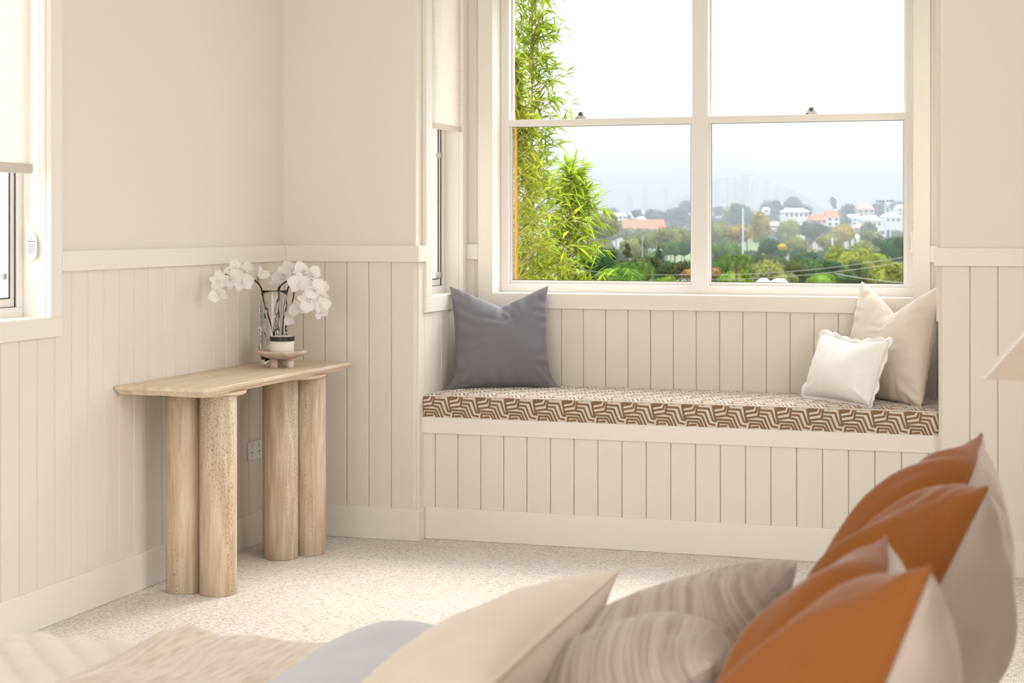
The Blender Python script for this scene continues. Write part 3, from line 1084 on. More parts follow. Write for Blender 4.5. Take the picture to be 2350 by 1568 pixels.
def petal_mesh(name, ln, wd, cup, notch=0.0, ruffle=0.0, seed=0):
    """rounded petal lying along +Y from the origin, cupped towards +Z"""
    nu, nv = 8, 10
    vs_, fs = [], []
    for j in range(nv + 1):
        t = j / nv
        w = wd * 0.5 * (math.sin(PI * min(1, t ** 0.75 * 0.98 + 0.02)) ** 0.62)
        for i in range(nu + 1):
            s = 2 * i / nu - 1
            y = ln * (t - notch * (1 - abs(s)) * t ** 6)
            x = w * s
            z = cup * ln * (t * t * 0.55 + 0.35 * (s * s) * t) + ruffle * math.sin(s * 6 + t * 7 + seed) * t
            vs_.append((x, y, z))
    for j in range(nv):
        for i in range(nu):
            a = j * (nu + 1) + i
            fs.append((a, a + 1, a + nu + 2, a + nu + 1))
    me = bpy.data.meshes.new(name)
    me.from_pydata(vs_, [], fs)
    me.update()
    me.polygons.foreach_set('use_smooth', [True] * len(me.polygons))
    me.materials.append(M['petal'])
    return me
PETALS = [petal_mesh('petal', 0.045, 0.050, 0.25, 0.0, 0.002, 1), petal_mesh('petal', 0.047, 0.052, 0.4, 0.02, 0.003, 2), petal_mesh('petal', 0.043, 0.030, 0.3, 0.0, 0.0015, 3)]
def lip_mesh():
    bm = bmesh.new()
    bmesh.ops.create_icosphere(bm, subdivisions=2, radius=0.0055, matrix=Matrix.Translation((0, 0.0, 0.006)) @ Matrix.Diagonal((0.8, 1.1, 1.4, 1)))
    bmesh.ops.create_icosphere(bm, subdivisions=2, radius=0.007, matrix=Matrix.Translation((0, -0.011, 0.009)) @ Matrix.Diagonal((1.2, 0.7, 0.6, 1)))
    me = bpy.data.meshes.new('flower')
    bm.to_mesh(me)
    bm.free()
    me.polygons.foreach_set('use_smooth', [True] * len(me.polygons))
    me.materials.append(M['petal'])
    return me
LIP = lip_mesh()

def orchid_flower(parent, pos, facing, roll, size=1.0, close=0.0):
    """flower (column and lip) with five petals as its pieces"""
    o = link('flower', LIP, None, parent)
    o.location = Vector(pos) - org_of(parent)
    q = Vector(facing).normalized().to_track_quat('Z', 'Y')
    o.rotation_euler = (q.to_matrix().to_4x4() @ Matrix.Rotation(R(roll), 4, 'Z')).to_euler()
    o.scale = (size,) * 3
    for ang, pm, tilt in ((90, 1, 8), (-90, 1, 8), (0, 2, -6), (135, 2, -8), (-135, 2, -8)):
        p = link('petal', PETALS[pm], None, o)
        p.rotation_euler = (Matrix.Rotation(R(ang + random.uniform(-6, 6)), 4, 'Z') @ Matrix.Rotation(R(tilt + close + random.uniform(-8, 8)), 4, 'X')).to_euler()
        p.location = (0, 0, 0.002 if pm == 1 else 0)
    return o

random.seed(21)
def spray(label, base, path, flowers):
    """path: stem points; flowers: (photo x, y, depth offset, facing, roll, size)"""
    sp_ = empty('orchid_spray', base)
    tag(sp_, label, 'flower', 'orchid sprays in the glass vase')
    pts = []
    for a, b_, c_, d_ in path:
        pts += bez(a, b_, c_, d_, 10)[(1 if pts else 0):]
    vs_, fs = tube(pts, [0.0036 - 0.0014 * i / len(pts) for i in range(len(pts))], 8)
    addpy('stem', vs_, fs, M['stem_dark'], sp_)
    for pos, fac, roll, size, close in flowers:
        orchid_flower(sp_, pos, fac, roll, size, close)
        # little tan stalk from the stem to the back of the flower
        pos = Vector(pos)
        near = min(pts[8:], key=lambda p: (p - pos).length)
        mid = (near + pos) / 2 + Vector((0, 0, 0.006))
        vs_, fs = tube(bez(near, mid, mid, pos, 6), 0.0019, 6)
        addpy('stalk', vs_, fs, M['stem_tan'], sp_)
    return sp_

D = 6.94
toc = Vector((0.42, -0.9, 0.05)) # towards the room
vb = VC + Vector((0, 0, 0.02))
rimL = at(600, 662, D - 0.02)
def dl(x):
    return 6.92 - (602 - x) * 0.0038
pL = [(vb + Vector((0.020, -0.012, 0)), vb + Vector((0.0, 0.01, 0.11)), rimL - Vector((-0.012, 0, 0.07)), rimL),
      (rimL, at(592, 645, dl(592)), at(575, 634, dl(575)), at(540, 628, dl(540))),
      (at(540, 628, dl(540)), at(520, 624, dl(520)), at(504, 634, dl(504)), at(494, 660, dl(494)))]
spray('white orchid spray arching left out of the glass vase', vb, pL, [
    (at(556, 648, dl(556) - 0.05), (0.6, -0.78, 0.15), 10, 1.0, 0), (at(562, 624, dl(562)), (0.3, -0.62, 0.7), 60, 0.9, 5),
    (at(530, 640, dl(530) - 0.05), (0.3, -0.92, 0.25), 35, 1.05, 0), (at(540, 620, dl(540)), (0.0, -0.65, 0.75), 100, 0.9, 10),
    (at(505, 646, dl(505) - 0.03), (0.0, -0.95, 0.3), 75, 1.0, 5), (at(502, 674, dl(502) - 0.04), (0.25, -0.95, -0.2), 20, 0.9, 8),
    (at(598, 630, D - 0.04), (0.75, -0.4, 0.5), 140, 0.85, 15), (at(588, 638, D - 0.02), (0.2, -0.9, 0.4), 20, 0.7, 15)])
rimR = at(641, 664, D)
pR = [(vb + Vector((-0.02, 0.01, 0)), vb + Vector((0.0, 0.0, 0.1)), rimR - Vector((0.004, 0, 0.08)), rimR),
      (rimR, at(644, 652, D), at(656, 645, D - 0.01), at(676, 638, D - 0.02)),
      (at(676, 638, D - 0.02), at(700, 632, D - 0.03), at(722, 640, D - 0.04), at(730, 690, D - 0.05))]
spray('white orchid spray massed at the right above the glass vase', vb, pR, [
    (at(688, 650, D - 0.10), (0.25, -0.95, 0.15), 0, 1.1, 0), (at(722, 664, D - 0.11), (0.45, -0.87, 0.15), 40, 1.1, 0),
    (at(708, 690, D - 0.11), (0.4, -0.9, -0.05), 75, 1.1, 0), (at(734, 700, D - 0.07), (0.75, -0.65, -0.1), 15, 1.0, 5),
    (at(694, 626, D - 0.04), (0.3, -0.6, 0.75), 110, 1.0, 8), (at(716, 634, D - 0.04), (0.55, -0.55, 0.65), 45, 0.95, 12),
    (at(738, 668, D - 0.03), (0.9, -0.4, 0.2), 80, 0.95, 8), (at(735, 716, D - 0.05), (0.6, -0.7, -0.4), 30, 0.75, 20)])
rimM = at(638, 668, D + 0.02)
pM = [(vb + Vector((0.005, -0.02, 0)), vb + Vector((0.02, 0, 0.1)), rimM - Vector((0, 0, 0.08)), rimM),
      (rimM, at(640, 655, D + 0.02), at(642, 645, D + 0.01), at(648, 632, D))]
spray('short white orchid spray upright behind the vase rim', vb, pM, [
    (at(650, 634, D + 0.0), (0.2, -0.97, 0.2), 20, 1.0, 0), (at(636, 640, D - 0.0), (-0.1, -0.95, 0.1), 60, 0.85, 8),
    (at(662, 622, D + 0.02), (0.1, -0.75, 0.6), 100, 0.9, 8)])
st = at(676, 672, D - 0.03)
pD = [(vb + Vector((0.02, 0.02, 0)), vb + Vector((0.03, 0.02, 0.14)), at(655, 650, D + 0.02), at(668, 652, D)),
      (at(668, 652, D), at(676, 656, D - 0.01), at(677, 668, D - 0.02), at(671, 694, D - 0.03))]
spray('white orchid bloom drooping beside the right of the glass vase', vb, pD, [
    (at(684, 706, D - 0.05), (0.3, -0.9, -0.35), 15, 0.92, 5), (at(667, 726, D - 0.02), (-0.1, -0.9, -0.4), 70, 0.8, 10)])

# ------------------------------------------------------------------ seat cushion with maze pattern
PX = 0.1235 / 474.0
lines = [
    [(505, 365), (528, 480), (550, 575)],
    [(525, 402), (640, 386), (662, 352)],
    [(540, 462), (690, 440), (712, 352)],
    [(552, 525), (725, 505), (745, 352)],
    [(750, 412), (920, 425), (985, 605), (1035, 612)],
    [(738, 466), (860, 476), (930, 655), (1008, 672)],
    [(728, 512), (820, 530), (885, 700)],
    [(560, 562), (780, 578), (832, 700)],
    [(585, 700), (602, 612), (750, 622), (790, 700)],
    [(625, 668), (718, 664)],
]
lines = [[(x_, y_ - (x_ - 490) * 0.045) for x_, y_ in ln] for ln in lines] + [[(508, 368), (655, 356)]]
def maze(sx, st_):
    """1 on a pattern line, 0 between, at cloth position (sx, st) in metres"""
    x = (sx / PX)
    y = (st_ / PX)
    row = np.floor(y / 328.0)
    yy = y - row * 328.0 + 358
    xx = np.mod(x + row * 237.0, 474.0) + 490
    d = np.full(xx.shape, 1e9)
    for ln in lines:
        for (ax, ay), (bx_, by) in zip(ln[:-1], ln[1:]):
            for off in (-474, 0, 474):
                a0, b0 = ax + off, bx_ + off
                vx, vy = b0 - a0, by - ay
                t = np.clip(((xx - a0) * vx + (yy - ay) * vy) / (vx * vx + vy * vy), 0, 1)
                d = np.minimum(d, np.hypot(xx - a0 - t * vx, yy - ay - t * vy))
    return np.clip((16.5 - d) / 7.0 + 0.5, 0, 1)

CX0, CX1 = BXL + BT + 0.003, BXR - BT - 0.004
CZ0, CZ1 = 0.507, 0.592
CYF, CYB = YS - 0.012, YW - BT - 0.004
prof = []        # (y, z, crown weight)
for k in range(43):
    t = k / 42
    prof.append((CYF - 0.006 * math.sin(PI * t), CZ0 + (CZ1 - CZ0) * t, 0.3 * t ** 4))
prof.append((CYF + 0.001, CZ1 + 0.003, 0.4))
prof.append((CYF + 0.003, CZ1 + 0.001, 0.4))
ny = 200
for k in range(1, ny + 1):
    t = k / ny
    y = CYF + 0.004 + (CYB - CYF - 0.004) * t
    rise = 0.008 * (1 - math.exp(-t * 16))
    prof.append((y, CZ1 + 0.001 + rise, 0.4 + 0.6 * math.sin(PI * min(1, t * 1.0)) ** 0.7))
prof.append((CYB, CZ0, 0))
prof = np.array(prof)
seg_l = np.hypot(np.diff(prof[:, 0]), np.diff(prof[:, 1]))
tt = np.concatenate([[0], np.cumsum(seg_l)]) - (CZ1 - CZ0)
NXC = 900
xs = np.linspace(CX0, CX1, NXC)
Xg, Tg = np.meshgrid(xs, -tt, indexing='ij')
pat = maze(Xg - CX0 + 0.02, Tg)
endf = np.clip(np.minimum(xs - CX0, CX1 - xs) / 0.09, 0, 1) ** 0.5
crown = 0.010 * prof[None, :, 2] * (endf[:, None] - 0.45)
rl = 0.0011 * pat
Yg = np.broadcast_to(prof[None, :, 0], Xg.shape).copy()
Zg = prof[None, :, 1] + crown
Yg[:, :43] += rl[:, :43]
Zg[:, 45:-1] -= 2.6 * rl[:, 45:-1]
co = np.stack([Xg, Yg, Zg], -1).reshape(-1, 3)
NP_ = prof.shape[0]
ii, jj = np.meshgrid(np.arange(NXC - 1), np.arange(NP_ - 1), indexing='ij')
a_ = (ii * NP_ + jj).ravel()
quads = np.stack([a_, a_ + NP_, a_ + NP_ + 1, a_ + 1], -1)
end0 = list(range(NP_))
end1 = [(NXC - 1) * NP_ + k for k in range(NP_ - 1, -1, -1)]
me = bpy.data.meshes.new('seat_cushion')
me.from_pydata([tuple(c) for c in co.tolist()], [], quads.tolist() + [end0, end1])
me.update()
ca = me.color_attributes.new('pattern', 'FLOAT_COLOR', 'POINT')
col4 = np.ones((co.shape[0], 4), dtype=np.float32)
col4[:, :3] = pat.reshape(-1, 1)
ca.data.foreach_set('color', col4.ravel())
me.polygons.foreach_set('use_smooth', [True] * len(me.polygons))
cush = empty('seat_cushion', ((CX0 + CX1) / 2, CYF, CZ0))
tag(cush, 'long brown and cream maze-patterned seat cushion on the window seat', 'cushion')
me.transform(Matrix.Translation(-Vector(cush.location)))
link('cover', me, M['seat'], cush)
vs_, fs = tube([(x_, CYF - 0.0025, CZ1 + 0.003 + 0.004 * (min(1, min(x_ - CX0, CX1 - x_) / 0.09) ** 0.5 - 0.45)) for x_ in np.linspace(CX0, CX1, 200)], 0.0022, 8)
addpy('piping', vs_, fs, M['cream_cotton'], cush)

# ------------------------------------------------------------------ pillows
def pillow_grid(w, h, t, n=56, pinch=0.06, chop=0.0, chop_w=0.28, chop_x=0.0, wr=0.004, seed=0, side=1, a=0.42, groove=0.0, ear=0.0, folds=()):
    """one face of a stuffed cushion; x width, z height (0 = bottom), y thickness; side -1 = front (towards -y)"""
    vs_ = []
    for j in range(n + 1):
        v = 2 * j / n - 1
        v = math.copysign(1 - (1 - abs(v)) ** 1.35, v)
        for i in range(n + 1):
            u = 2 * i / n - 1
            u = math.copysign(1 - (1 - abs(u)) ** 1.35, u)
            x = w / 2 * u * (1 - pinch * (1 - v * v))
            z = h / 2 * v * (1 - pinch * (1 - u * u))
            if ear and v < 0:
                x += math.copysign(ear * w * abs(u) ** 9 * abs(v) ** 7, u)
            e = max(0.0, (1 - u * u) * (1 - v * v))
            th = t / 2 * (e ** a) * (1 - 0.12 * (u * u + v * v) / 2)
            if chop:
                dent = math.exp(-((u - chop_x) / chop_w) ** 2) if chop_w < 0.9 else max(0.0, 1 - abs(u - chop_x)) ** 1.25
                k = max(0.0, (v + 0.5) / 1.5) ** 1.6
                z -= chop * dent * k
                th *= 1 - 0.35 * dent * k
            if groove:
                gx = chop_x + 0.10 * math.sin(2.2 * v)
                th *= 1 - groove * math.exp(-((u - gx) / 0.11) ** 2) * max(0.0, min(1.0, (v + 0.55) / 1.1))
            # wrinkles: broad noise, and creases running out of corners and seams
            p = Vector((x * 5 + seed * 3.1, side * 2.0 + seed, z * 5))
            f = e ** 0.3
            d = noise.noise(p) * wr * 1.6 * f
            d += noise.noise(Vector((x * 14 + seed, side * 3, z * 9))) * wr * 0.7 * f
            edge = max(abs(u), abs(v))
            run = (x if abs(v) > abs(u) else z)
            d += wr * 0.9 * math.sin(run * 95 + 4 * noise.noise(p * 2)) * max(0, edge - 0.55) / 0.45 * (e ** 0.35)
            for (fu, fv, fa, fl_, fw_, fd) in folds:
                ca_, sa_ = math.cos(fa), math.sin(fa)
                du, dv = u - fu, v - fv
                al, ac = du * ca_ + dv * sa_, -du * sa_ + dv * ca_
                d += fd * math.exp(-(al / fl_) ** 2) * (math.exp(-(ac / fw_) ** 2) - 0.6 * math.exp(-((ac - 1.8 * fw_) / fw_) ** 2))
            y = side * max(0.0, th + d)
            vs_.append((x, y, z + h / 2))
    m_ = n + 1
    fs = []
    for j in range(n):
        for i in range(n):
            q = (j * m_ + i, j * m_ + i + 1, (j + 1) * m_ + i + 1, (j + 1) * m_ + i)
            fs.append(q if side < 0 else q[::-1])
    rim = [i for i in range(m_)] + [j * m_ + n for j in range(1, m_)] + [n * m_ + i for i in range(n - 1, -1, -1)] + [j * m_ for j in range(n - 1, 0, -1)]
    return vs_, fs, rim

def pillow(name, label, base, yaw, lean, w, h, t, m_front, m_back=None, roll=0, seam=None, flange=0.0, group=None, bend=0.0, seam_r=0.0022, **kw):
    root = empty(name, base, (0, 0, 0))
    root.rotation_euler = (Matrix.Rotation(R(yaw), 4, 'Z') @ Matrix.Rotation(R(-lean), 4, 'X') @ Matrix.Rotation(R(roll), 4, 'Y')).to_euler()
    tag(root, label, 'cushion', group)
    fv, ff, rim = pillow_grid(w, h, t, side=-1, **kw)
    bv, bf, _ = pillow_grid(w, h, t, side=1, **kw)
    if bend:
        f_b = lambda v: (v[0], v[1] + bend * (v[2] / h) ** 2, v[2])
        fv = [f_b(v) for v in fv]
        bv = [f_b(v) for v in bv]
    addpy('front_panel', fv, ff, m_front, root, local=True)
    addpy('back_panel', bv, bf, m_back or m_front, root, local=True)
    if seam:
        pts = [Vector(fv[i]) for i in rim]
        pts.append(pts[0])
        vs_, fs = tube(pts, seam_r, 6, caps=False)
        addpy('piping', vs_, fs, seam, root, local=True)
    if flange:
        # flat scalloped border outside the seam
        vs_, fs = [], []
        cz = h / 2
        rp = [Vector(fv[i]) for i in rim]
        k = len(rp)
        ln = 0.0
        for i, p in enumerate(rp):
            nx = rp[(i + 1) % k]
            pv = rp[i - 1]
            tg_ = (nx - pv).normalized()
            out = Vector((tg_.z, 0, -tg_.x))
            ln += (p - pv).length if i else 0
            sc = abs(math.sin(ln * PI / 0.062))
            wd = flange * (0.45 + 0.55 * sc ** 0.6)
            cu = math.sin(ln * 2 * PI / 0.11 + 0.5) * 0.006
            vs_.append(p + Vector((0, -0.0008, 0)))
            vs_.append(p + out * wd * 0.6 + Vector((0, cu * 0.5, 0)))
            vs_.append(p + out * wd + Vector((0, cu, 0)))
        for i in range(k):
            j = (i + 1) % k
            fs += [(i * 3, j * 3, j * 3 + 1, i * 3 + 1), (i * 3 + 1, j * 3 + 1, j * 3 + 2, i * 3 + 2)]
        o = addpy('scalloped_flange', vs_, fs, m_front, root, local=True)
        sd = o.modifiers.new('thickness', 'SOLIDIFY')
        sd.thickness = 0.0018
        pts = [Vector(vs_[i * 3 + 2]) for i in range(k)]
        pts.append(pts[0])
        v2, f2 = tube(pts, 0.0013, 5, caps=False)
        addpy('edge_stitching', v2, f2, M['beige_linen'], root, local=True)
    return root

ST = 0.603
pillow('throw_cushion', 'square slate grey velvet cushion at the left end of the window seat', (-2.318, 7.005, ST - 0.006), 27, 13, 0.435, 0.455, 0.17, M['grey_velvet'],
       pinch=0.085, chop=0.075, chop_w=1.0, wr=0.0095, seed=3, ear=0.10, bend=0.0,
       folds=((-0.5, -0.15, 0.5, 0.22, 0.035, 0.006), (0.1, 0.62, -1.1, 0.2, 0.04, 0.006), (0.3, 0.55, -1.3, 0.22, 0.035, 0.005), (-0.85, -0.85, 0.7, 0.18, 0.05, 0.010), (0.8, -0.8, -0.8, 0.2, 0.05, 0.008), (-0.25, 0.35, 0.1, 0.4, 0.06, 0.004)))
pillow('throw_cushion', 'large natural beige linen cushion in the right corner of the window seat', (-0.722, 6.985, ST - 0.006), -44, 12, 0.48, 0.485, 0.17, M['beige_linen'],
       pinch=0.06, chop=0.12, chop_w=1.0, wr=0.008, seed=8,
       folds=((-0.1, 0.35, 0.4, 0.25, 0.05, 0.006), (-0.3, -0.35, 0.0, 0.5, 0.05, 0.005), (0.2, -0.15, 0.15, 0.45, 0.05, 0.005), (0.8, -0.85, -0.5, 0.2, 0.05, 0.010)))
pillow('throw_cushion', 'small white lumbar cushion with scalloped edge leaning on the beige linen cushion', (-0.885, 6.875, ST + 0.006), -40, 21, 0.385, 0.265, 0.15, M['white_linen'],
       pinch=0.05, chop=0.018, chop_w=0.5, wr=0.003, seed=12, flange=0.021, roll=1.5,
       folds=((0.85, -0.8, -0.6, 0.25, 0.06, 0.008), (-0.8, -0.8, 0.6, 0.2, 0.06, 0.006)))

# ------------------------------------------------------------------ bed
BX0, BX1, BY0, BY1, BZ = -1.735, 0.30, 0.72, 2.55, 0.60
bed = empty('bed', ((BX0 + BX1) / 2, (BY0 + BY1) / 2, 0))
tag(bed, 'upholstered bed in the foreground under a pale coverlet and pillows', 'bed')
add('base', box((BX0 + 0.03, BY0 + 0.02, 0.06), (BX1, BY1 - 0.02, 0.30), 0.02, 3), M['bed_fabric'], bed)
add('mattress', box((BX0 + 0.02, BY0 + 0.01, 0.30), (BX1, BY1 - 0.012, BZ - 0.012), 0.06, 5), M['white_linen'], bed)
add('headboard', box((BX1 + 0.002, BY0 - 0.05, 0.0), (BX1 + 0.10, BY1 + 0.05, 1.18), 0.03, 4), M['bed_fabric'], bed)
for x in (BX0 + 0.1, BX1 - 0.1):
    for y in (BY0 + 0.1, BY1 - 0.1):
        add('leg', box((x - 0.03, y - 0.03, 0), (x + 0.03, y + 0.03, 0.06)), M['oak'], bed)

def remap(s, edge, r, sgn):
    """walk along a flat top then over a rounded edge; returns (pos, drop)"""
    over = s - (edge - r)
    if over <= 0:
        return s, 0.0
    q = r * PI / 2
    if over <= q:
        a = over / r
        return edge - r + r * math.sin(a), r * (1 - math.cos(a))
    return edge, r + over - q

def drape(name, label, cat, x0, x1, y0, side_drop, z_top, mfun, m, foot=False, step=0.016, thick=0.006, group=None, r=0.06, yedge=None, xd=0.35):
    """cloth laid over the bed top and hanging down the far side (and the foot)"""
    ye = yedge or BY1 + 0.006
    sx = np.arange(-xd if foot else 0, (x1 - x0) + 1e-6, step)
    sy = np.arange(y0, ye + side_drop, step)
    vs_, fs = [], []
    for a in sx:
        if foot:
            px, dx = remap(-a + 0.0, 0.0 + 0.0, r, 1) if False else (a, 0.0)
            if a < r:
                px_, dx = remap(-(a) , 0.0, r, 1)
                px = -px_
            X = x0 + px
        else:
            X, dx = x0 + a, 0.0
        for b_ in sy:
            Y, dy = remap(b_, ye, r, 1)
            z = z_top - max(dx, dy) - 0.35 * min(dx, dy)
            z += mfun(X if dx < r else x0 - dx, Y if dy < r else ye + dy, dx, dy)
            vs_.append((X, Y, max(0.02, z)))
    ny_ = len(sy)
    for i in range(len(sx) - 1):
        for j in range(ny_ - 1):
            q = i * ny_ + j
            fs.append((q, q + ny_, q + ny_ + 1, q + 1))
    root = empty(name, (x0, y0, z_top))
    tag(root, label, cat, group)
    o = addpy('cloth', vs_, fs, m, root)
    sd = o.modifiers.new('thickness', 'SOLIDIFY')
    sd.thickness = thick
    sd.offset = -1
    return root

def quilt(X, Y, dx, dy):
    a, b_ = (X + Y) / 0.075, (X - Y) / 0.075
    q = (abs(math.sin(PI * a)) * abs(math.sin(PI * b_))) ** 0.45
    return 0.014 * q + 0.012 * noise.noise(Vector((X * 2.2, Y * 2.2, 3)))
drape('coverlet', 'blush white diamond-quilted coverlet over the foot of the bed', 'coverlet', BX0, -0.98, 0.80, 0.36, 0.612, quilt, M['coverlet'], foot=True, step=0.0125, thick=0.004)
def linen(X, Y, dx, dy):
    e = min(X + 1.415, 0.05) / 0.05
    return 0.010 * noise.noise(Vector((X * 3, Y * 5, 1))) + 0.007 * noise.noise(Vector((X * 14, Y * 4, 7))) + 0.006 * math.sin(PI * min(1, max(0, (X + 1.415) / 0.09))) - 0.004 * (1 - e)
drape('throw_blanket', 'oatmeal linen throw laid in a band across the bed beside the quilted coverlet', 'throw', -1.415, -1.04, 0.80, 0.30, 0.640, linen, M['throw'], thick=0.012, step=0.013, yedge=BY1 + 0.018)
def duvet(X, Y, dx, dy):
    t = (X + 1.10) / 0.40
    bell = max(0.0, math.sin(PI * min(1, max(0, t)) ** 0.8)) ** 0.55
    return 0.075 * bell + 0.012 * noise.noise(Vector((X * 5, Y * 6, 5))) + 0.006 * noise.noise(Vector((X * 16, Y * 10, 9)))
drape('folded_duvet', 'folded blue-grey duvet across the bed between the throw and the cream cushion', 'duvet', -1.10, -0.74, 0.80, 0.22, 0.625, duvet, M['blue_grey'], thick=0.012, step=0.014, yedge=BY1 - 0.01, r=0.09)

pillow('lumbar_cushion', 'cream cotton lumbar cushion with seam piping in front of the taupe cushion', (-0.85, 1.92, 0.622), -88, 52, 0.62, 0.36, 0.17, M['cream_cotton'],
       pinch=0.05, wr=0.004, seed=31, seam=M['cream_cotton'], a=0.46, seam_r=0.0035, folds=((-0.9, 0.55, 0.0, 0.35, 0.05, 0.006),))
pillow('throw_cushion', 'taupe crinkle-pleated cushion between the cream and the rust cushions', (-0.696, 2.04, 0.612), -90, 55, 0.58, 0.42, 0.20, M['taupe'],
       pinch=0.06, chop=0.05, chop_w=0.25, chop_x=0.1, wr=0.005, seed=37)
pillow('bed_cushion', 'rust velvet cushion with oatmeal linen back, far side of the bed', (-0.292, 2.22, 0.612), -86.6, 25, 0.50, 0.445, 0.26, M['rust'], M['pale_back'], a=0.5, groove=0.85, n=72, seam=M['rust'], seam_r=0.003,
       pinch=0.12, chop=0.13, chop_w=0.27, wr=0.008, seed=41, folds=((-0.5, 0.5, 2.0, 0.4, 0.09, 0.012), (0.5, 0.3, 1.0, 0.4, 0.09, 0.012)))
pillow('bed_cushion', 'rust velvet cushion with oatmeal linen back, nearest the camera', (-0.292, 1.56, 0.607), -83, 21, 0.48, 0.43, 0.25, M['rust'], M['pale_back'], roll=-8, a=0.5, groove=0.85, n=72, seam=M['rust'], seam_r=0.003,
       pinch=0.12, chop=0.13, chop_w=0.27, wr=0.008, seed=47, folds=((-0.5, 0.4, 2.1, 0.4, 0.09, 0.012), (0.5, 0.3, 1.1, 0.4, 0.09, 0.012)))

# ------------------------------------------------------------------ bedside table and lamp at the right edge
bs = empty('bedside_table', (0.22, 2.93, 0))
tag(bs, 'pale oak bedside table standing beyond the bed under the lamp', 'bedside table')
add('top', box((-0.02, 2.70, 0.53), (0.46, 3.16, 0.56), 0.004), M['oak'], bs)
add('drawer', box((0.0, 2.72, 0.36), (0.44, 3.14, 0.53), 0.003), M['oak'], bs)
for x in (0.02, 0.42):
    for y in (2.74, 3.12):
        add('leg', box((x - 0.018, y - 0.018, 0), (x + 0.018, y + 0.018, 0.36), 0.003), M['oak'], bs)
LX, LY, LZ = 0.105, 2.965, 1.070
lamp = empty('table_lamp', (LX, LY, 0.56), (0, 0, 0))
tag(lamp, 'table lamp with tapered square oatmeal linen shade at the right edge', 'lamp')
vs_, fs = lathe([(0, 0), (0.07, 0), (0.075, 0.01), (0.06, 0.06), (0.08, 0.16), (0.075, 0.26), (0.03, 0.34), (0.014, 0.36), (0.014, 0.50), (0, 0.50)], (LX, LY, 0.56), 40)
addpy('lamp_base', vs_, fs, M['lamp_base'], lamp)
vs_ = []
hb, ht, hh = 0.232, 0.045, 0.215
for half, z in ((hb, LZ), (ht, LZ + hh), (ht - 0.004, LZ + hh), (hb - 0.005, LZ)):
    for sx_, sy_ in ((-1, -1), (1, -1), (1, 1), (-1, 1)):
        vs_.append((LX + sx_ * half, LY + sy_ * half, z))
fs = []
for k in range(4):
    for i in range(4):
        j = (i + 1) % 4
        fs.append((k * 4 + i, k * 4 + j, ((k + 1) % 4) * 4 + j, ((k + 1) % 4) * 4 + i))
addpy('lamp_shade', vs_, fs, M['lamp'], lamp, smooth=False)
vs_, fs = tube([(LX - hb, LY - hb, LZ), (LX - ht, LY - ht, LZ + hh)], 0.003, 8)
addpy('shade_piping', vs_, fs, M['white_linen'], lamp)
vs_, fs = tube([(LX - ht, LY, LZ + hh - 0.006), (LX + ht, LY, LZ + hh - 0.006)], 0.003, 8)
addpy('shade_carrier', vs_, fs, M['hardware'], lamp)
# ------------------------------------------------------------------ outside: valley, trees, houses, haze
def terrain(x, y):
    d = y
    pts = [(8, -4.5), (40, -9.0), (90, -13), (180, -15), (320, -14), (500, -9), (700, -4), (1000, 2), (1600, 8), (3200, 20)]
    z = pts[0][1]
    for (a, za), (b_, zb) in zip(pts[:-1], pts[1:]):
        if d >= a:
            z = za + (zb - za) * min(1, (d - a) / (b_ - a))
    return z
ys_ = [8, 15, 25, 40, 60, 90, 130, 180, 250, 320, 410, 500, 600, 700, 850, 1000, 1300, 1600, 2300, 3200]
vs_, fs = [], []
NXT = 25
for y in ys_:
    for i in range(NXT):
        x = (i / (NXT - 1) - 0.75) * (60 + y * 1.8)
        vs_.append((x, y, terrain(x, y)))
for j in range(len(ys_) - 1):
    for i in range(NXT - 1):
        q = j * NXT + i
        fs.append((q, q + 1, q + NXT + 1, q + NXT))
struct(addpy('ground', vs_, fs, M['grass']), 'grassy valley floor far below the bay window')

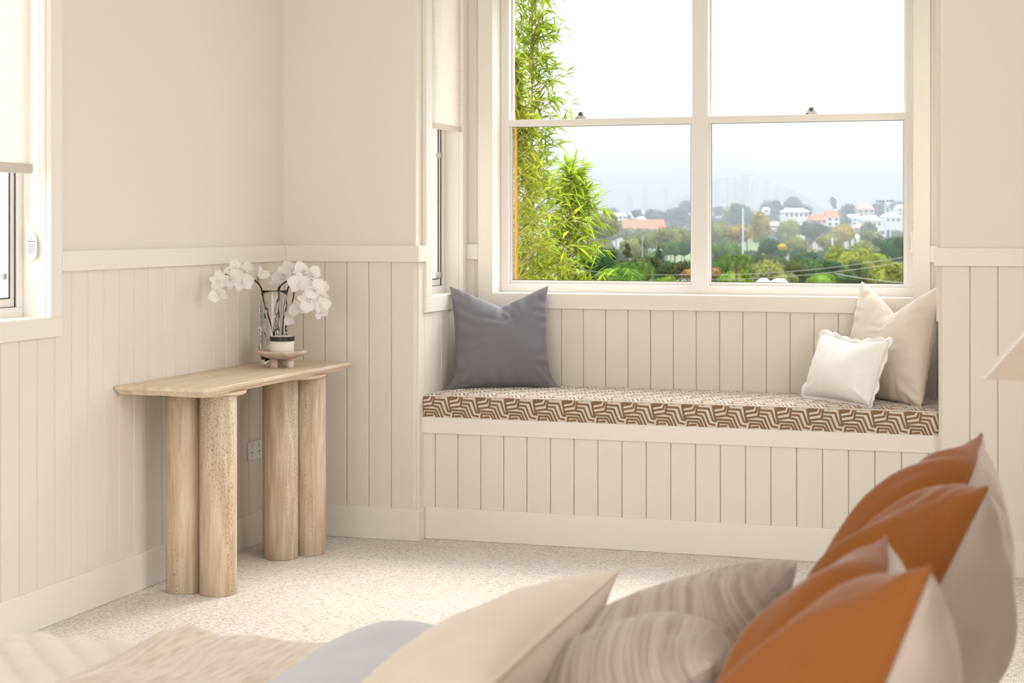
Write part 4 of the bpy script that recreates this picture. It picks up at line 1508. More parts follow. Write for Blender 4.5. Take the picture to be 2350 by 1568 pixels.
def crown_mesh(seed, kind='round', leaves=2400, size=0.052):
    """unit crown (radius about 1, base at z=0, top near z=1.5): leaf clumps scattered over lobes"""
    rnd = random.Random(seed)
    lobes = []
    if kind == 'round':
        lobes = [((0, 0, 0.8), (0.8, 0.8, 0.65))]
        for k in range(9):
            a = rnd.uniform(0, 2 * PI)
            r_ = rnd.uniform(0.35, 0.7)
            lobes.append(((r_ * math.cos(a), r_ * math.sin(a), rnd.uniform(0.45, 1.15)), (rnd.uniform(0.26, 0.42),) * 3))
    elif kind == 'flat':
        for k in range(12):
            a = rnd.uniform(0, 2 * PI)
            r_ = rnd.uniform(0.1, 0.75)
            lobes.append(((r_ * math.cos(a), r_ * math.sin(a), 1.05 - 0.45 * r_ + rnd.uniform(-0.1, 0.1)), (rnd.uniform(0.28, 0.42), rnd.uniform(0.28, 0.42), rnd.uniform(0.16, 0.28))))
    elif kind == 'tall':
        for k in range(11):
            a = rnd.uniform(0, 2 * PI)
            z = rnd.uniform(0.15, 1.4)
            r_ = rnd.uniform(0.0, 0.45) * (1.5 - z)
            lobes.append(((r_ * math.cos(a), r_ * math.sin(a), z), (rnd.uniform(0.22, 0.38),) * 3))
    elif kind == 'conifer':
        for k in range(16):
            z = 0.1 + 1.4 * k / 16
            r_ = 0.55 * (1.55 - z) / 1.5
            a = k * 2.4
            lobes.append(((r_ * 0.5 * math.cos(a), r_ * 0.5 * math.sin(a), z), (r_ * 0.7, r_ * 0.7, 0.12)))
    vs_, fs = [], []
    tot = sum(l_[1][0] * l_[1][1] for l_ in lobes)
    for c, rr in lobes:
        n_l = int(leaves * rr[0] * rr[1] / tot)
        for _ in range(n_l):
            v = Vector((rnd.gauss(0, 1), rnd.gauss(0, 1), rnd.gauss(0, 1))).normalized()
            if v.z < -0.5:
                continue
            rad = rnd.uniform(0.82, 1.08)
            p = Vector((c[0] + v.x * rr[0] * rad, c[1] + v.y * rr[1] * rad, c[2] + v.z * rr[2] * rad))
            nrm = (v + Vector((rnd.gauss(0, 0.5), rnd.gauss(0, 0.5), rnd.gauss(0, 0.5)))).normalized()
            t1 = nrm.orthogonal().normalized()
            t1 = (Matrix.Rotation(rnd.uniform(0, 6.28), 3, nrm) @ t1)
            t2 = nrm.cross(t1)
            s = size * rnd.uniform(0.6, 1.5)
            k = len(vs_)
            vs_ += [p - t1 * s, p - t2 * s * 0.55, p + t1 * s, p + t2 * s * 0.55]
            fs.append((k, k + 1, k + 2, k + 3))
        # leafy core of the lobe, so that no sky shows through its middle
        bm = bmesh.new()
        bmesh.ops.create_icosphere(bm, subdivisions=2, radius=1.0)
        k = len(vs_)
        for v in bm.verts:
            f = 0.80 + 0.2 * noise.noise(v.co * 3 + Vector((seed, 0, 0)))
            vs_.append(Vector((c[0] + v.co.x * rr[0] * f, c[1] + v.co.y * rr[1] * f, c[2] + v.co.z * rr[2] * f)))
        for f_ in bm.faces:
            fs.append(tuple(k + v.index for v in f_.verts))
        bm.free()
    me = bpy.data.meshes.new('crown')
    me.from_pydata([tuple(v) for v in vs_], [], fs)
    me.update()
    me.materials.append(M['leaf'])
    return me
CROWNS = {'round': [crown_mesh(1), crown_mesh(2), crown_mesh(3)], 'flat': [crown_mesh(4, 'flat'), crown_mesh(5, 'flat')],
          'tall': [crown_mesh(6, 'tall'), crown_mesh(7, 'tall')], 'conifer': [crown_mesh(8, 'conifer', 1800)]}
vs_, fs = tube([(0, 0, 0), (0.02, 0.01, 0.5), (0, 0, 1)], [0.05, 0.04, 0.03], 8)
TRUNK = bpy.data.meshes.new('trunk')
TRUNK.from_pydata([tuple(v) for v in vs_], [], fs)
TRUNK.materials.append(M['bark'])

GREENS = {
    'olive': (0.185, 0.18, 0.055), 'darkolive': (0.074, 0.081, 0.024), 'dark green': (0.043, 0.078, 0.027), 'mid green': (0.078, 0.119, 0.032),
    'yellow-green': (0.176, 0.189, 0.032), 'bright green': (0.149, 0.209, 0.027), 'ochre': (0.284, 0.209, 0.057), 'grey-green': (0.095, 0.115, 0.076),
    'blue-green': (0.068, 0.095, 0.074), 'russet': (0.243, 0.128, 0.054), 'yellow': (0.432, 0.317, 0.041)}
_tr = random.Random(77)
STAND = []       # ground discs already taken: (x, y, r)
def clear_depth(x, ytop, d, wpx):
    best, bd = -1e9, d
    for k in range(41):
        dd = d * (1 + 0.022 * ((k + 1) // 2) * (1 if k % 2 else -1))
        p = at(x, ytop, dd)
        r_ = wpx * dd / F_PX / 2
        gap = min([math.hypot(p.x - a, p.y - b_) - 0.8 * (r_ + c) for a, b_, c in STAND] or [1])
        if gap >= 0:
            bd = dd
            break
        if gap > best:
            best, bd = gap, dd
    p = at(x, ytop, bd)
    STAND.append((p.x, p.y, wpx * bd / F_PX / 2))
    return bd
def tree(x, ytop, d, wpx, tone, label, shape='round', group=None, squash=1.0, name='tree'):
    """tree whose crown top sits at photo (x, ytop) when it stands d metres away"""
    d = clear_depth(x, ytop, d, wpx)
    top = at(x, ytop, d)
    rad = wpx * d / F_PX / 2
    z0 = terrain(top.x, top.y)
    ch = max(1.6 * rad, 0.5) * squash           # crown height
    hgt = top.z - z0
    ch = min(ch, hgt * 0.92) if hgt > 0.5 else ch
    root = empty(name, (top.x, top.y, z0))
    tag(root, label, 'tree', group)
    me = _tr.choice(CROWNS[shape])
    c = link('crown', me, None, root)
    c['kind'] = 'stuff'
    c.scale = (rad, rad, ch / 1.5)
    c.location = (0, 0, hgt - ch)
    c.rotation_euler = (0, 0, _tr.uniform(0, 6.28))
    col = GREENS[tone]
    k = _tr.uniform(0.9, 1.12)
    c.color = (col[0] * k, col[1] * k, col[2], 1)
    t = link('trunk', TRUNK, None, root)
    t.scale = (rad * 1.2, rad * 1.2, max(0.3, hgt - ch * 0.4))
    return root

# ---- houses
def house(x, y0, y1, wpx, d, wall_m, roof_m, label, depth=8.0, roof_frac=0.42, nwin=3, hip=True, storeys=1):
    a = at(x - wpx / 2, y1, d)
    b_ = at(x + wpx / 2, y1, d)
    top = at(x, y0, d).z
    w = wpx * d / F_PX
    c = (a + b_) / 2
    z0 = min(c.z, c.z - 0.0)
    STAND.append((c.x, c.y + depth / 2, max(w / 2, depth / 2)))
    root = empty('house', (c.x, c.y, z0), (0, 0, YAW))
    tag(root, label, 'house')
    ht = top - z0
    wh = ht * (1 - roof_frac)
    foot = z0 - terrain(c.x, c.y)
    add('wall', box((-w / 2, 0, -max(0.5, foot) - 0.3), (w / 2, depth, wh)), wall_m, root, local=True)
    ov = min(0.4, 0.05 * w)
    rw, rd = w / 2 + ov, depth + ov
    ins = min(rw * 0.35, depth * 0.5) if hip else 0.0
    vs_ = [(-rw, -ov, wh), (rw, -ov, wh), (rw, rd, wh), (-rw, rd, wh), (-rw + ins, depth / 2, ht), (rw - ins, depth / 2, ht)]
    fs = [(0, 1, 5, 4), (1, 2, 5), (2, 3, 4, 5), (3, 0, 4), (0, 3, 2, 1)]
    addpy('roof', vs_, fs, roof_m, root, smooth=False, local=True)
    for s_ in range(storeys):
        for k in range(nwin):
            xc = -w / 2 + w * (k + 0.5) / nwin
            zc = wh * (s_ + 0.5) / storeys
            hw = w / nwin * 0.24
            hz = wh / storeys * 0.24
            add('window', box((xc - hw, -0.06, zc - hz), (xc + hw, 0.02, zc + hz)), M['pane'], root, local=True)
    return root
house(1479, 504, 538, 90, 520, M['render_white'], M['roof_orange'], 'long house with bright terracotta roof in the left pane', 10, 0.6, 6, False)
house(1424, 489, 520, 32, 600, M['render_white'], M['roof_white'], 'white two-storey block left of the terracotta-roofed house', 8, 0.2, 3, True, 3)
house(1466, 496, 512, 34, 640, M['render_cream'], M['roof_grey'], 'house with grey roof behind the terracotta-roofed house', 8, 0.5, 3)
house(1338, 503, 522, 34, 560, M['render_white'], M['roof_white'], 'white house just right of the bamboo', 8, 0.4, 3)
house(1474, 486, 498, 12, 700, M['render_cream'], M['roof_white'], 'small pale house above the terracotta-roofed house', 6, 0.4, 1)
house(1445, 488, 500, 12, 720, M['render_white'], M['roof_white'], 'tiny white house among the skyline trees of the left pane', 6, 0.4, 1)
house(1560, 492, 502, 18, 700, M['render_white'], M['roof_pink'], 'small house with pinkish roof near the mullion in the left pane', 6, 0.5, 2)
house(1828, 478, 501, 56, 560, M['render_white'], M['roof_white'], 'wide white house in the middle of the right pane', 9, 0.35, 5)
house(1880, 491, 514, 34, 520, M['render_cream'], M['roof_orange'], 'house with orange hip roof right of the wide white house', 9, 0.6, 3)
house(1912, 483, 520, 30, 530, M['render_white'], M['roof_orange'], 'taller white house with orange roof next to the orange hip roof', 8, 0.4, 2, True, 2)
house(1988, 468, 500, 38, 610, M['render_cream'], M['roof_pink'], 'tall cream house with faded pink roof', 9, 0.4, 3, True, 2)
house(1962, 492, 517, 28, 570, M['render_white'], M['roof_white'], 'white gabled house left of the grey-roofed house', 8, 0.35, 3, False, 2)
house(2002, 494, 522, 42, 550, M['render_white'], M['roof_grey'], 'grey-roofed white house left of the stadium light pole', 9, 0.45, 4)
house(2050, 489, 512, 36, 560, M['render_white'], M['roof_white'], 'white house right of the stadium light pole', 8, 0.4, 3)
house(2070, 470, 495, 18, 640, M['render_white'], M['roof_white'], 'white house cut by the right edge of the pane', 8, 0.3, 2, True, 2)
house(1776, 509, 524, 24, 460, M['render_white'], M['roof_white'], 'small white gable among the ochre trees', 6, 0.55, 1, False)
house(1832, 514, 526, 30, 440, M['render_white'], M['roof_white'], 'low white roof between the olive trees', 6, 0.6, 2)
house(1972, 516, 530, 26, 470, M['render_cream'], M['roof_pink'], 'small pink-roofed house below the grey-roofed house', 6, 0.5, 2)
house(1976, 539, 552, 22, 330, M['render_white'], M['roof_white'], 'small white roof in the trees left of the stadium light foot', 5, 0.6, 1)
house(2012, 534, 548, 34, 340, M['render_white'], M['roof_white'], 'white roof at the foot of the stadium light pole', 6, 0.55, 2)
house(1760, 476, 488, 14, 640, M['render_white'], M['roof_white'], 'tiny white house under the skyline trees', 6, 0.4, 1)
house(1765, 642, 668, 20, 70, M['render_white'], M['roof_white'], 'white rooftop peeping over the sill in the right pane', 3, 0.5, 1)
house(1802, 643, 668, 28, 68, M['render_white'], M['roof_white'], 'larger white rooftop peeping over the sill in the right pane', 3, 0.5, 1)
for k, x in enumerate((1900, 1935, 1890, 2040)):
    house(x, 500 + 6 * (k % 3), 514 + 6 * (k % 3), 20, 590 + 18 * k, M['render_cream'], (M['roof_pink'], M['roof_white'])[k % 2],
          ('cream cottage below the orange-roofed houses', 'white cottage left of the pink-roofed house', 'pale pink cottage under the orange hip roof', 'white cottage below the white house by the light pole')[k], 6, 0.5, 2)

# the trees one can tell apart
T = [
    (1755, 562, 165, 118, 'darkolive', 'dark olive umbrella-shaped tree below the tall floodlight pole', 'flat'),
    (1765, 594, 125, 120, 'olive', 'olive rounded tree beneath the dark umbrella-shaped tree', 'round'),
    (1958, 560, 140, 175, 'yellow-green', 'broad yellow-green tree behind the power lines in the right pane', 'round'),
    (2050, 598, 95, 120, 'yellow-green', 'bright yellow-green tree at the lower right of the right pane', 'round'),
    (2052, 540, 185, 92, 'dark green', 'dark green tree at the right edge below the stadium light', 'round'),
    (1852, 566, 180, 100, 'dark green', 'dark green spreading tree left of the thin power pole', 'flat'),
    (1862, 590, 120, 100, 'mid green', 'mid green tree in the middle of the right pane', 'round'),
    (1968, 606, 100, 64, 'darkolive', 'dark olive tree behind the crossing power lines', 'tall'),
    (1885, 624, 85, 80, 'bright green', 'small bright green tree at the bottom of the right pane', 'round'),
    (1940, 616, 85, 60, 'mid green', 'small green tree under the white street lamp cable', 'round'),
    (1662, 588, 100, 60, 'mid green', 'green feathery tree by the mullion in the right pane', 'tall'),
    (1690, 618, 80, 90, 'bright green', 'bright yellow-green shrub at the lower left of the right pane', 'round'),
    (1640, 612, 75, 40, 'russet', 'russet-leaved shrub against the mullion at the lower right pane', 'round'),
    (1800, 624, 80, 70, 'olive', 'olive shrub above the white roof at the window bottom', 'round'),
    (1745, 490, 330, 96, 'ochre', 'tall ochre autumn tree just right of the floodlight pole', 'tall'),
    (1700, 512, 300, 70, 'ochre', 'lower ochre tree left of the floodlight pole', 'round'),
    (1650, 508, 330, 82, 'olive', 'olive tree beside the mullion below the green dome tree', 'round'),
    (1812, 502, 380, 70, 'olive', 'hazy olive tree below the wide white house', 'round'),
    (1862, 506, 360, 62, 'grey-green', 'grey-green tree between the white and orange houses', 'round'),
    (1935, 514, 330, 66, 'ochre', 'ochre tree below the pink-roofed house', 'round'),
    (1905, 532, 280, 70, 'olive', 'olive tree behind the thin power pole', 'round'),
    (2000, 526, 300, 66, 'olive', 'olive tree left of the stadium light pole', 'round'),
    (1825, 540, 250, 70, 'olive', 'brownish olive tree above the dark spreading tree', 'round'),
    (1796, 558, 210, 26, 'yellow', 'small golden yellow tree among the dark trees', 'round'),
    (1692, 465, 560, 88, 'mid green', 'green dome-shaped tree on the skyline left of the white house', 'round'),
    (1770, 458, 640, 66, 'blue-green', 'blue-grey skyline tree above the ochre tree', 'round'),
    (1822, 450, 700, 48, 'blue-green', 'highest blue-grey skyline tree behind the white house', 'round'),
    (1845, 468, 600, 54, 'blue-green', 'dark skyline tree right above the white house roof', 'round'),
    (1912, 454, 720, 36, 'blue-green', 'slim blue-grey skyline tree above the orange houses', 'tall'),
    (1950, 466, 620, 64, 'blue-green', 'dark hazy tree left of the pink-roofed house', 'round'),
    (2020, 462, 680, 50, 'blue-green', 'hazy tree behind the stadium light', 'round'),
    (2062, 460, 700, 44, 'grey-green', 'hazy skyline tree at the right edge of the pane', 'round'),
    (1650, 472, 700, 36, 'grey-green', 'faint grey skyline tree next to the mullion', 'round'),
    (1388, 486, 240, 92, 'olive', 'large olive tree right beside the bamboo', 'round'),
    (1455, 540, 220, 84, 'olive', 'olive tree below the orange-roofed house', 'round'),
    (1440, 560, 150, 40, 'darkolive', 'dark slender tree left of the green pole', 'tall'),
    (1512, 560, 170, 52, 'dark green', 'dark conifer in the middle of the left pane', 'conifer'),
    (1548, 516, 280, 104, 'olive', 'broad olive tree beside the mullion in the left pane', 'round'),
    (1490, 528, 300, 60, 'olive', 'olive tree right of the orange-roofed house', 'round'),
    (1374, 565, 110, 100, 'dark green', 'dark green tree behind the bamboo tips', 'round'),
    (1476, 585, 130, 90, 'darkolive', 'dark olive tree behind the palms', 'round'),
    (1560, 588, 120, 92, 'darkolive', 'dark olive hedge tree at the right of the left pane', 'flat'),
    (1530, 622, 85, 90, 'bright green', 'pale green shrub at the bottom of the left pane', 'flat'),
    (1580, 616, 80, 40, 'russet', 'russet-tipped shrub at the bottom corner by the mullion', 'round'),
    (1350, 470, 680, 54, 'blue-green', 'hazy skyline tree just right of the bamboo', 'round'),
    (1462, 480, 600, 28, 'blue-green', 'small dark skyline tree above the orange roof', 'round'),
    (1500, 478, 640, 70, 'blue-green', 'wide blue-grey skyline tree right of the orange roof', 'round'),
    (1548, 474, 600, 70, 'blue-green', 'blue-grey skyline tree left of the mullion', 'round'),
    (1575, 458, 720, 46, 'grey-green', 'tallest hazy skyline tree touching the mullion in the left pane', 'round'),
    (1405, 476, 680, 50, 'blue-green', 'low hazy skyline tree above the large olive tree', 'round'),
]
for x, y, d, w, tone, lab, shp in T:
    tree(x, y, d, w, tone, lab, shp)
# the rest of the woods, row by row
_fr = random.Random(5)
ROWS = [
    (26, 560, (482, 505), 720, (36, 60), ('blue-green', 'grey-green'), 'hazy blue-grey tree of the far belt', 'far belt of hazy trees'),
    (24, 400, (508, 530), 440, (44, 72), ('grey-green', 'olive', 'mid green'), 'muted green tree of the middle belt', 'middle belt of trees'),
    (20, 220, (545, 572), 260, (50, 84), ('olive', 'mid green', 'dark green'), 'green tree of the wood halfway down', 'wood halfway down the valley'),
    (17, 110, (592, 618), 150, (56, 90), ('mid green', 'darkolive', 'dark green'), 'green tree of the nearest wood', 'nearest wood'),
]
ORD = 'first second third fourth fifth sixth seventh eighth ninth tenth eleventh twelfth thirteenth fourteenth fifteenth sixteenth seventeenth eighteenth nineteenth twentieth twenty-first twenty-second'.split()
def nth(x):
    c = LFT if x < 1609 else RGT
    c[0] += 1
    return ORD[c[0] - 1] + ' from the left, ' + ('left pane: ' if x < 1609 else 'right pane: ')
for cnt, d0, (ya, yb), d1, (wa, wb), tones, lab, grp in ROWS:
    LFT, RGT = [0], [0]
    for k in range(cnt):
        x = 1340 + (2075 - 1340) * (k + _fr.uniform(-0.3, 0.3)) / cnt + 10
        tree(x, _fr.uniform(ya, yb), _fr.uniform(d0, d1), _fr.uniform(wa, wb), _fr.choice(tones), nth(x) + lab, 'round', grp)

# woods that go on below and to both sides of what the window frames
LOW = crown_mesh(31, 'round', 520, 0.085)
_lc = np.empty(len(LOW.vertices) * 3, dtype=np.float32)
LOW.vertices.foreach_get('co', _lc)
_lc = _lc.reshape(-1, 3)
_lf = [tuple(p.vertices) for p in LOW.polygons]
def woodland(spots, tone, label):
    vs_, fs = [], []
    for x, y, z_top, r_ in spots:
        k = len(vs_)
        a = _fr.uniform(0, 6.28)
        c_, s_ = math.cos(a), math.sin(a)
        z0 = terrain(x, y) - 0.5
        hh = max(z_top - z0, 1.0)
        vs_ += [(x + r_ * (v[0] * c_ - v[1] * s_), y + r_ * (v[0] * s_ + v[1] * c_), z0 + v[2] / 1.5 * hh) for v in _lc]
        fs += [tuple(i + k for i in f) for f in _lf]
    o = addpy('woodland', vs_, fs, M['leaf'], smooth=False)
    o.color = tone + (1,)
    o['kind'] = 'stuff'
    o['label'] = label
    o['category'] = 'woodland'
under, sides = [], []
for k in range(60):           # low growth between the trunks of the nearer trees
    d = _fr.uniform(60, 125)
    p = at(_fr.uniform(1100, 2200), 700, d)
    under.append((p.x, p.y, at(1700, 668, d).z, _fr.uniform(2.5, 4.5)))
for k in range(90):
    d = _fr.choice((90, 140, 220, 330, 480, 620)) * _fr.uniform(0.85, 1.15)
    x = _fr.uniform(2110, 3300) if k % 3 else _fr.uniform(500, 1160)
    p = at(x, 600, d)
    sides.append((p.x, p.y, at(x, 515 + 9500 / d - _fr.uniform(0, 18), d).z, d * _fr.uniform(0.010, 0.016) + 1.5))
woodland(under, (0.06, 0.09, 0.025), 'low dark green undergrowth between the nearer trees of the valley')
woodland(sides, (0.10, 0.125, 0.04), 'green woods going on to both sides of the window view')

# palms near the window bottom
def palm(x, y, d, label, n=14, rad=1.7, tone=(0.075, 0.115, 0.025)):
    c = at(x, y, d)
    z0 = terrain(c.x, c.y)
    root = empty('palm', (c.x, c.y, z0))
    tag(root, label, 'palm')
    vs_, fs = tube([(c.x, c.y, z0), (c.x + 0.1, c.y, (z0 + c.z) / 2), (c.x, c.y, c.z)], [0.10, 0.07, 0.06], 10)
    addpy('trunk', vs_, fs, M['bark'], root)
    rn = random.Random(int(x))
    for k in range(n):
        a = 2 * PI * k / n + rn.uniform(-0.2, 0.2)
        el_ = rn.uniform(0.2, 1.1)
        dr = Vector((math.cos(a), math.sin(a), 0))
        ln = rad * rn.uniform(0.85, 1.15)
        pts = bez(c, c + (dr * math.cos(el_) + Vector((0, 0, math.sin(el_)))) * ln * 0.5, c + dr * ln * 0.8 + Vector((0, 0, 0.35 * ln)), c + dr * ln + Vector((0, 0, -0.35 * ln)), 14)
        sd = dr.cross(Vector((0, 0, 1)))
        vs_, fs = [], []
        for i in range(1, 15):
            p = pts[i]
            tg_ = (pts[i] - pts[i - 1]).normalized()
            w = 0.42 * math.sin(PI * (i / 15) ** 0.7) + 0.04
            for s_ in (-1, 1):
                tip = p + sd * s_ * w + tg_ * 0.22 - Vector((0, 0, 0.16 * w / 0.42))
                q = len(vs_)
                vs_ += [p - tg_ * 0.03, tip, p + tg_ * 0.03]
                fs.append((q, q + 1, q + 2))
        f_ = addpy('frond', vs_, fs, M['leaf'], root, smooth=False)
        f_.color = tone + (1,)
palm(1420, 628, 42, 'light green palm with arching fronds at the bottom of the left pane', rad=0.5, n=16, tone=(0.12, 0.19, 0.03))
palm(1452, 616, 52, 'darker feathery palm just right of the light green palm', rad=0.7)
palm(1690, 596, 70, 'feathery green palm beside the mullion in the right pane', rad=0.75)

# ---- distant towers
def tower(x, y0, w, d, label):
    c = at(x, y0, d)
    z0 = terrain(c.x, c.y)
    wm = w * d / F_PX
    root = empty('tower_block', (c.x, c.y, z0), (0, 0, YAW))
    tag(root, label, 'tower')
    h = c.z - z0
    add('wall', box((-wm / 2, 0, 0), (wm / 2, wm, h)), M['tower'], root, local=True)
    add('plant_room', box((-wm / 5, wm * 0.2, h), (wm / 5, wm * 0.7, h + 3)), M['tower'], root, local=True)
    for k in range(3):
        xk = (-0.3 + 0.3 * k) * wm
        add('window_strip', box((xk - wm * 0.05, -0.15, 4), (xk + wm * 0.05, 0.05, h - 3)), M['tower_pane'], root, local=True)
tower(1660, 425, 13, 1215, 'faint tower block nearest the mullion in the haze')
tower(1679, 412, 11, 1260, 'second faint tower block from the mullion')
tower(1697, 404, 10, 1305, 'slim faint tower block in the haze')
tower(1729, 402, 15, 1170, 'broadest pale tower block in the haze')
tower(1748, 404, 12, 1215, 'pale tower block close right of the broadest one')
tower(1774, 418, 14, 1305, 'lower pale tower block right of the tall pair')
tower(1797, 425, 11, 1350, 'last faint tower block towards the wide white house')
tower(1445, 440, 16, 1440, 'faint dark tower shape in the haze of the left pane')
tower(1480, 425, 14, 1485, 'faint tall tower shape in the haze of the left pane')
tower(1528, 428, 9, 1440, 'faint pale slender tower in the haze of the left pane')

# hill behind the towers, dissolving into the fog
vs_, fs = [], []
for j in range(13):
    for i in range(33):
        a, b_ = i / 32 * 2 - 1, j / 12 * 2 - 1
        c = at(1705, 515, 2250)
        h = 60 * max(0, 1 - a * a) ** 1.3 * max(0, 1 - b_ * b_) + 6 * noise.noise(Vector((a * 4, b_ * 4, 0)))
        vs_.append((c.x + a * 125, c.y + b_ * 150, terrain(0, 1850) + h - 4))
for j in range(12):
    for i in range(32):
        q = j * 33 + i
        fs.append((q, q + 1, q + 34, q + 33))
struct(addpy('hill', vs_, fs, M['grass']), 'wooded hill dissolving into fog')

# ---- poles and cables
def pole(x, y0, y1, d, r, label, head=None, pm='pole'):
    a, b_ = at(x, y1, d), at(x, y0, d)
    z0 = terrain(a.x, a.y)
    root = empty('light_pole', (a.x, a.y, z0), (0, 0, YAW))
    tag(root, label, 'pole')
    vs_, fs = tube([(0, 0, 0), (0, 0, b_.z - z0)], [r * 1.25, r], 12)
    addpy('pole', vs_, fs, M[pm], root, local=True)
    k = d / F_PX
    zt = b_.z - z0
    if head == 'stack':
        for i in range(3):
            add('floodlight', box((0.2 * k, -0.4 * k, zt - (4 + 4 * i) * k), (8 * k, 1.5 * k, zt - (2 + 4 * i) * k)), M['pole'], root, local=True)
    elif head == 'bar':
        add('crossarm', box((-21 * k, -k, zt), (19 * k, k, zt + 1.2 * k)), M['pole'], root, local=True)
        for xo in (-19, -12, -5, 5, 12, 17):
            add('floodlight', box(((xo - 2) * k, -1.5 * k, zt - 1.2 * k), ((xo + 2) * k, 1.5 * k, zt + 2.4 * k)), M['pole_dark'], root, local=True)
    elif head == 'arm':
        add('crossarm', box((-4 * k, -k, zt - 12 * k), (4 * k, k, zt - 10.5 * k)), M['pole'], root, local=True)
        for xo in (-3, 3):
            add('insulator', box(((xo - 0.5) * k, -0.6 * k, zt - 10.5 * k), ((xo + 0.5) * k, 0.6 * k, zt - 8 * k)), M['pole'], root, local=True)
    return root
pole(1705, 478, 576, 215, 0.10, 'tall galvanised floodlight pole standing in the left of the right pane', 'stack')
pole(2032, 462, 545, 260, 0.13, 'tall stadium light pole with a row of floodlights at the right', 'bar')
pole(1910, 545, 585, 170, 0.07, 'thin power pole with crossarm in front of the broad yellow-green tree', 'arm')
pole(1474, 538, 600, 190, 0.06, 'slim greenish pole below the terracotta roof in the left pane', 'arm', 'pole_green')
pole(2043, 508, 548, 300, 0.10, 'small pale pole just right of the stadium light pole', None)
def cable(p, q, label, r=0.012, sag=0.25):
    p, q = Vector(p), Vector(q)
    pts = []
    for i in range(25):
        t = i / 24
        v = p.lerp(q, t)
        v.z -= sag * 4 * t * (1 - t)
        pts.append(v)
    vs_, fs = tube(pts, r, 6)
    o = addpy('power_cable', vs_, fs, M['wire'])
    tag(o, label, 'cable', None)
cable(at(1560, 630, 62), at(2200, 568, 45), 'upper power cable rising to the right across the right pane', 0.010)
cable(at(1560, 640, 62), at(2200, 580, 45), 'power cable just below the upper one across the right pane', 0.010)
cable(at(1915, 628, 40), at(2200, 658, 30), 'pale service cable falling to the right at the lower right pane', 0.010, 0.05)
cable(at(1330, 620, 60), at(1640, 628, 62), 'faint horizontal cable low in the left pane', 0.010, 0.1)

# ---- bamboo just outside the bay
_br = random.Random(12)
def leaf_blade(vs_, fs, p, d, n_, ln, wd):
    """narrow pointed leaf with a slight fold and droop"""
    sd = d.cross(n_).normalized()
    k = len(vs_)
    mid = p + d * ln * 0.4 - n_ * 0.0
    tip = p + d * ln - Vector((0, 0, ln * 0.22))
    vs_ += [p, mid + sd * wd - n_ * wd * 0.3, mid, mid - sd * wd - n_ * wd * 0.3, tip]
    fs += [(k, k + 1, k + 2), (k, k + 2, k + 3), (k + 1, k + 4, k + 2), (k + 2, k + 4, k + 3)]

def bamboo(label, x, d, z_top, culm_r, m_culm, twigs, spread_fn, tone, lean=0.0, zlo=0.4, dens=7, arc=2 * PI):
    base = at(x, 900, d)
    z0 = terrain(base.x, base.y)
    root = empty('bamboo', (base.x, base.y, z0))
    tag(root, label, 'bamboo', None)
    def cp(z):
        t = (z - z0) / (z_top - z0)
        return Vector((base.x + lean * t * t, base.y, z))
    # jointed culm
    pts, rad = [], []
    z = z0
    while z < z_top:
        t = (z - z0) / (z_top - z0)
        r_ = culm_r * (1 - 0.75 * t)
        pts += [cp(z), cp(z + 0.012), cp(z + 0.03)]
        rad += [r_, r_ * 1.18, r_]
        z += 0.26 - 0.08 * t
    vs_, fs = tube(pts, rad, 10)
    addpy('culm', vs_, fs, m_culm, root)
    tv, tf = [], []
    lv, lf = [], []
    for _ in range(twigs):
        z = _br.uniform(zlo, z_top)
        sp = spread_fn(z)
        a = _br.uniform(0, arc)
        dr = Vector((math.cos(a), math.sin(a), _br.uniform(0.1, 0.9))).normalized()
        p0 = cp(z)
        ln = sp * _br.uniform(0.3, 1.0)
        p1 = p0 + dr * ln
        p1.z -= 0.12 * ln * ln
        pp = bez(p0, p0.lerp(p1, 0.4) + Vector((0, 0, 0.06 * ln)), p0.lerp(p1, 0.75) + Vector((0, 0, 0.05)), p1, 5)
        v, f = tube(pp, [0.0028, 0.0025, 0.0022, 0.0018, 0.0014, 0.001], 4, caps=False)
        q = len(tv)
        tv += v
        tf += [tuple(i + q for i in ff) for ff in f]
        for k in range(dens):
            t = _br.uniform(0.25, 1.0)
            pq = pp[min(5, int(t * 5))].copy()
            d_ = (dr * 0.6 + Vector((_br.gauss(0, 0.6), _br.gauss(0, 0.6), _br.gauss(-0.1, 0.5)))).normalized()
            n_ = (Vector((0, 0, 1)) + Vector((_br.gauss(0, 0.5), _br.gauss(0, 0.5), 0))).normalized()
            leaf_blade(lv, lf, pq, d_, n_, _br.uniform(0.07, 0.135), _br.uniform(0.006, 0.0105))
    o = addpy('twigs', tv, tf, M['culm_green'], root)
    o['kind'] = 'stuff'
    o = addpy('foliage', lv, lf, M['bamboo_leaf'], root, smooth=False)
    o['kind'] = 'stuff'
    o.color = tone + (1,)

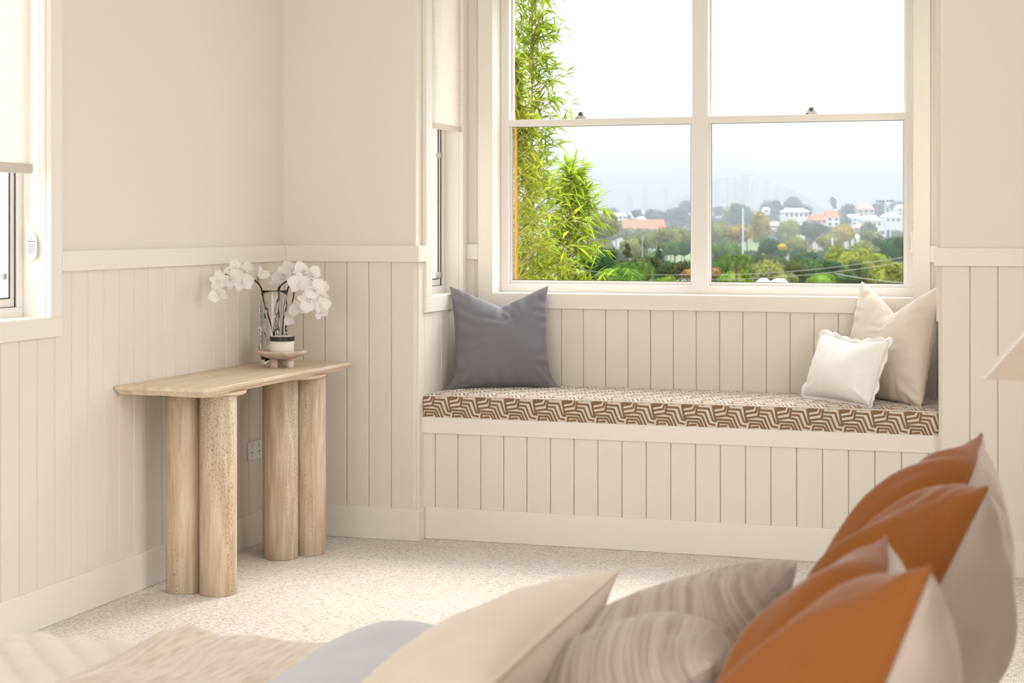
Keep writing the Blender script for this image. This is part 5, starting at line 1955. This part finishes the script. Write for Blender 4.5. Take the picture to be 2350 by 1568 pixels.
def sp_tall(z):
    return 0.30 if z > 1.75 else (0.22 if z > 1.5 else 0.34)
def sp_low(z):
    return 0.42 if z < 1.25 else 0.42 - 0.55 * (z - 1.25)
bamboo('tall slender bamboo with thin olive culm rising past the window head', 1221, 9.8, 3.3, 0.016, M['culm_green'], 420, sp_tall, (0.25, 0.31, 0.03), 0.0, 0.6)
bamboo('stout golden bamboo culm at the left edge of the bay view', 1191, 9.2, 2.2, 0.030, M['culm'], 220, sp_low, (0.30, 0.33, 0.03), -0.02, 0.6, 7, PI)
bamboo('lower bushy bamboo leaning right in front of the valley', 1290, 10.2, 1.62, 0.010, M['culm_green'], 300, lambda z: 0.32 if z < 1.2 else 0.32 - 0.45 * (z - 1.2), (0.29, 0.36, 0.028), 0.05, 0.6)

# ---- white clad wall, added to white out the view through the left window
nb = empty('whiteout_wall', (-7.6, 8.0, -4.5))
tag(nb, 'added white clad wall that whites out the left window view', 'house')
add('wall', box((-12.0, 0.5, -5), (-7.62, 15.0, 4.5)), M['whiteout'], nb)
for k in range(36):
    z = -2.0 + 0.16 * k
    bm = bmesh.new()
    vs_ = [(-7.62, 0.5, z), (-7.60, 0.5, z), (-7.615, 0.5, z + 0.16), (-7.62, 0.5, z + 0.16)]
    vv = [bm.verts.new(v) for v in vs_] + [bm.verts.new((v[0], 15.0, v[2])) for v in vs_]
    bm.faces.new(vv[3::-1])
    bm.faces.new(vv[4:])
    for i in range(4):
        j = (i + 1) % 4
        bm.faces.new((vv[i], vv[j], vv[4 + j], vv[4 + i]))
    add('weatherboard', bm, M['whiteout'], nb)

# ---- haze over the valley
m = bpy.data.materials.new('valley_haze')
m.use_nodes = True
n, l = m.node_tree.nodes, m.node_tree.links
n.clear()
o_ = n.new('ShaderNodeOutputMaterial')
v_ = n.new('ShaderNodeVolumeScatter')
v_.inputs['Color'].default_value = (1.0, 0.985, 0.99, 1)
v_.inputs['Density'].default_value = 0.00062
va = n.new('ShaderNodeVolumeAbsorption')
va.inputs['Color'].default_value = (0.0, 0.0, 0.0, 1)
va.inputs['Density'].default_value = 0.00078
vadd = n.new('ShaderNodeAddShader')
l.new(v_.outputs[0], vadd.inputs[0])
l.new(va.outputs[0], vadd.inputs[1])
l.new(vadd.outputs[0], o_.inputs['Volume'])
m.cycles.homogeneous_volume = True
hz = add('haze', box((-1600, 130, -40), (500, 2600, 72)), m)
hz['kind'] = 'stuff'
hz['label'] = 'pale morning haze lying over the valley'
hz['category'] = 'haze'
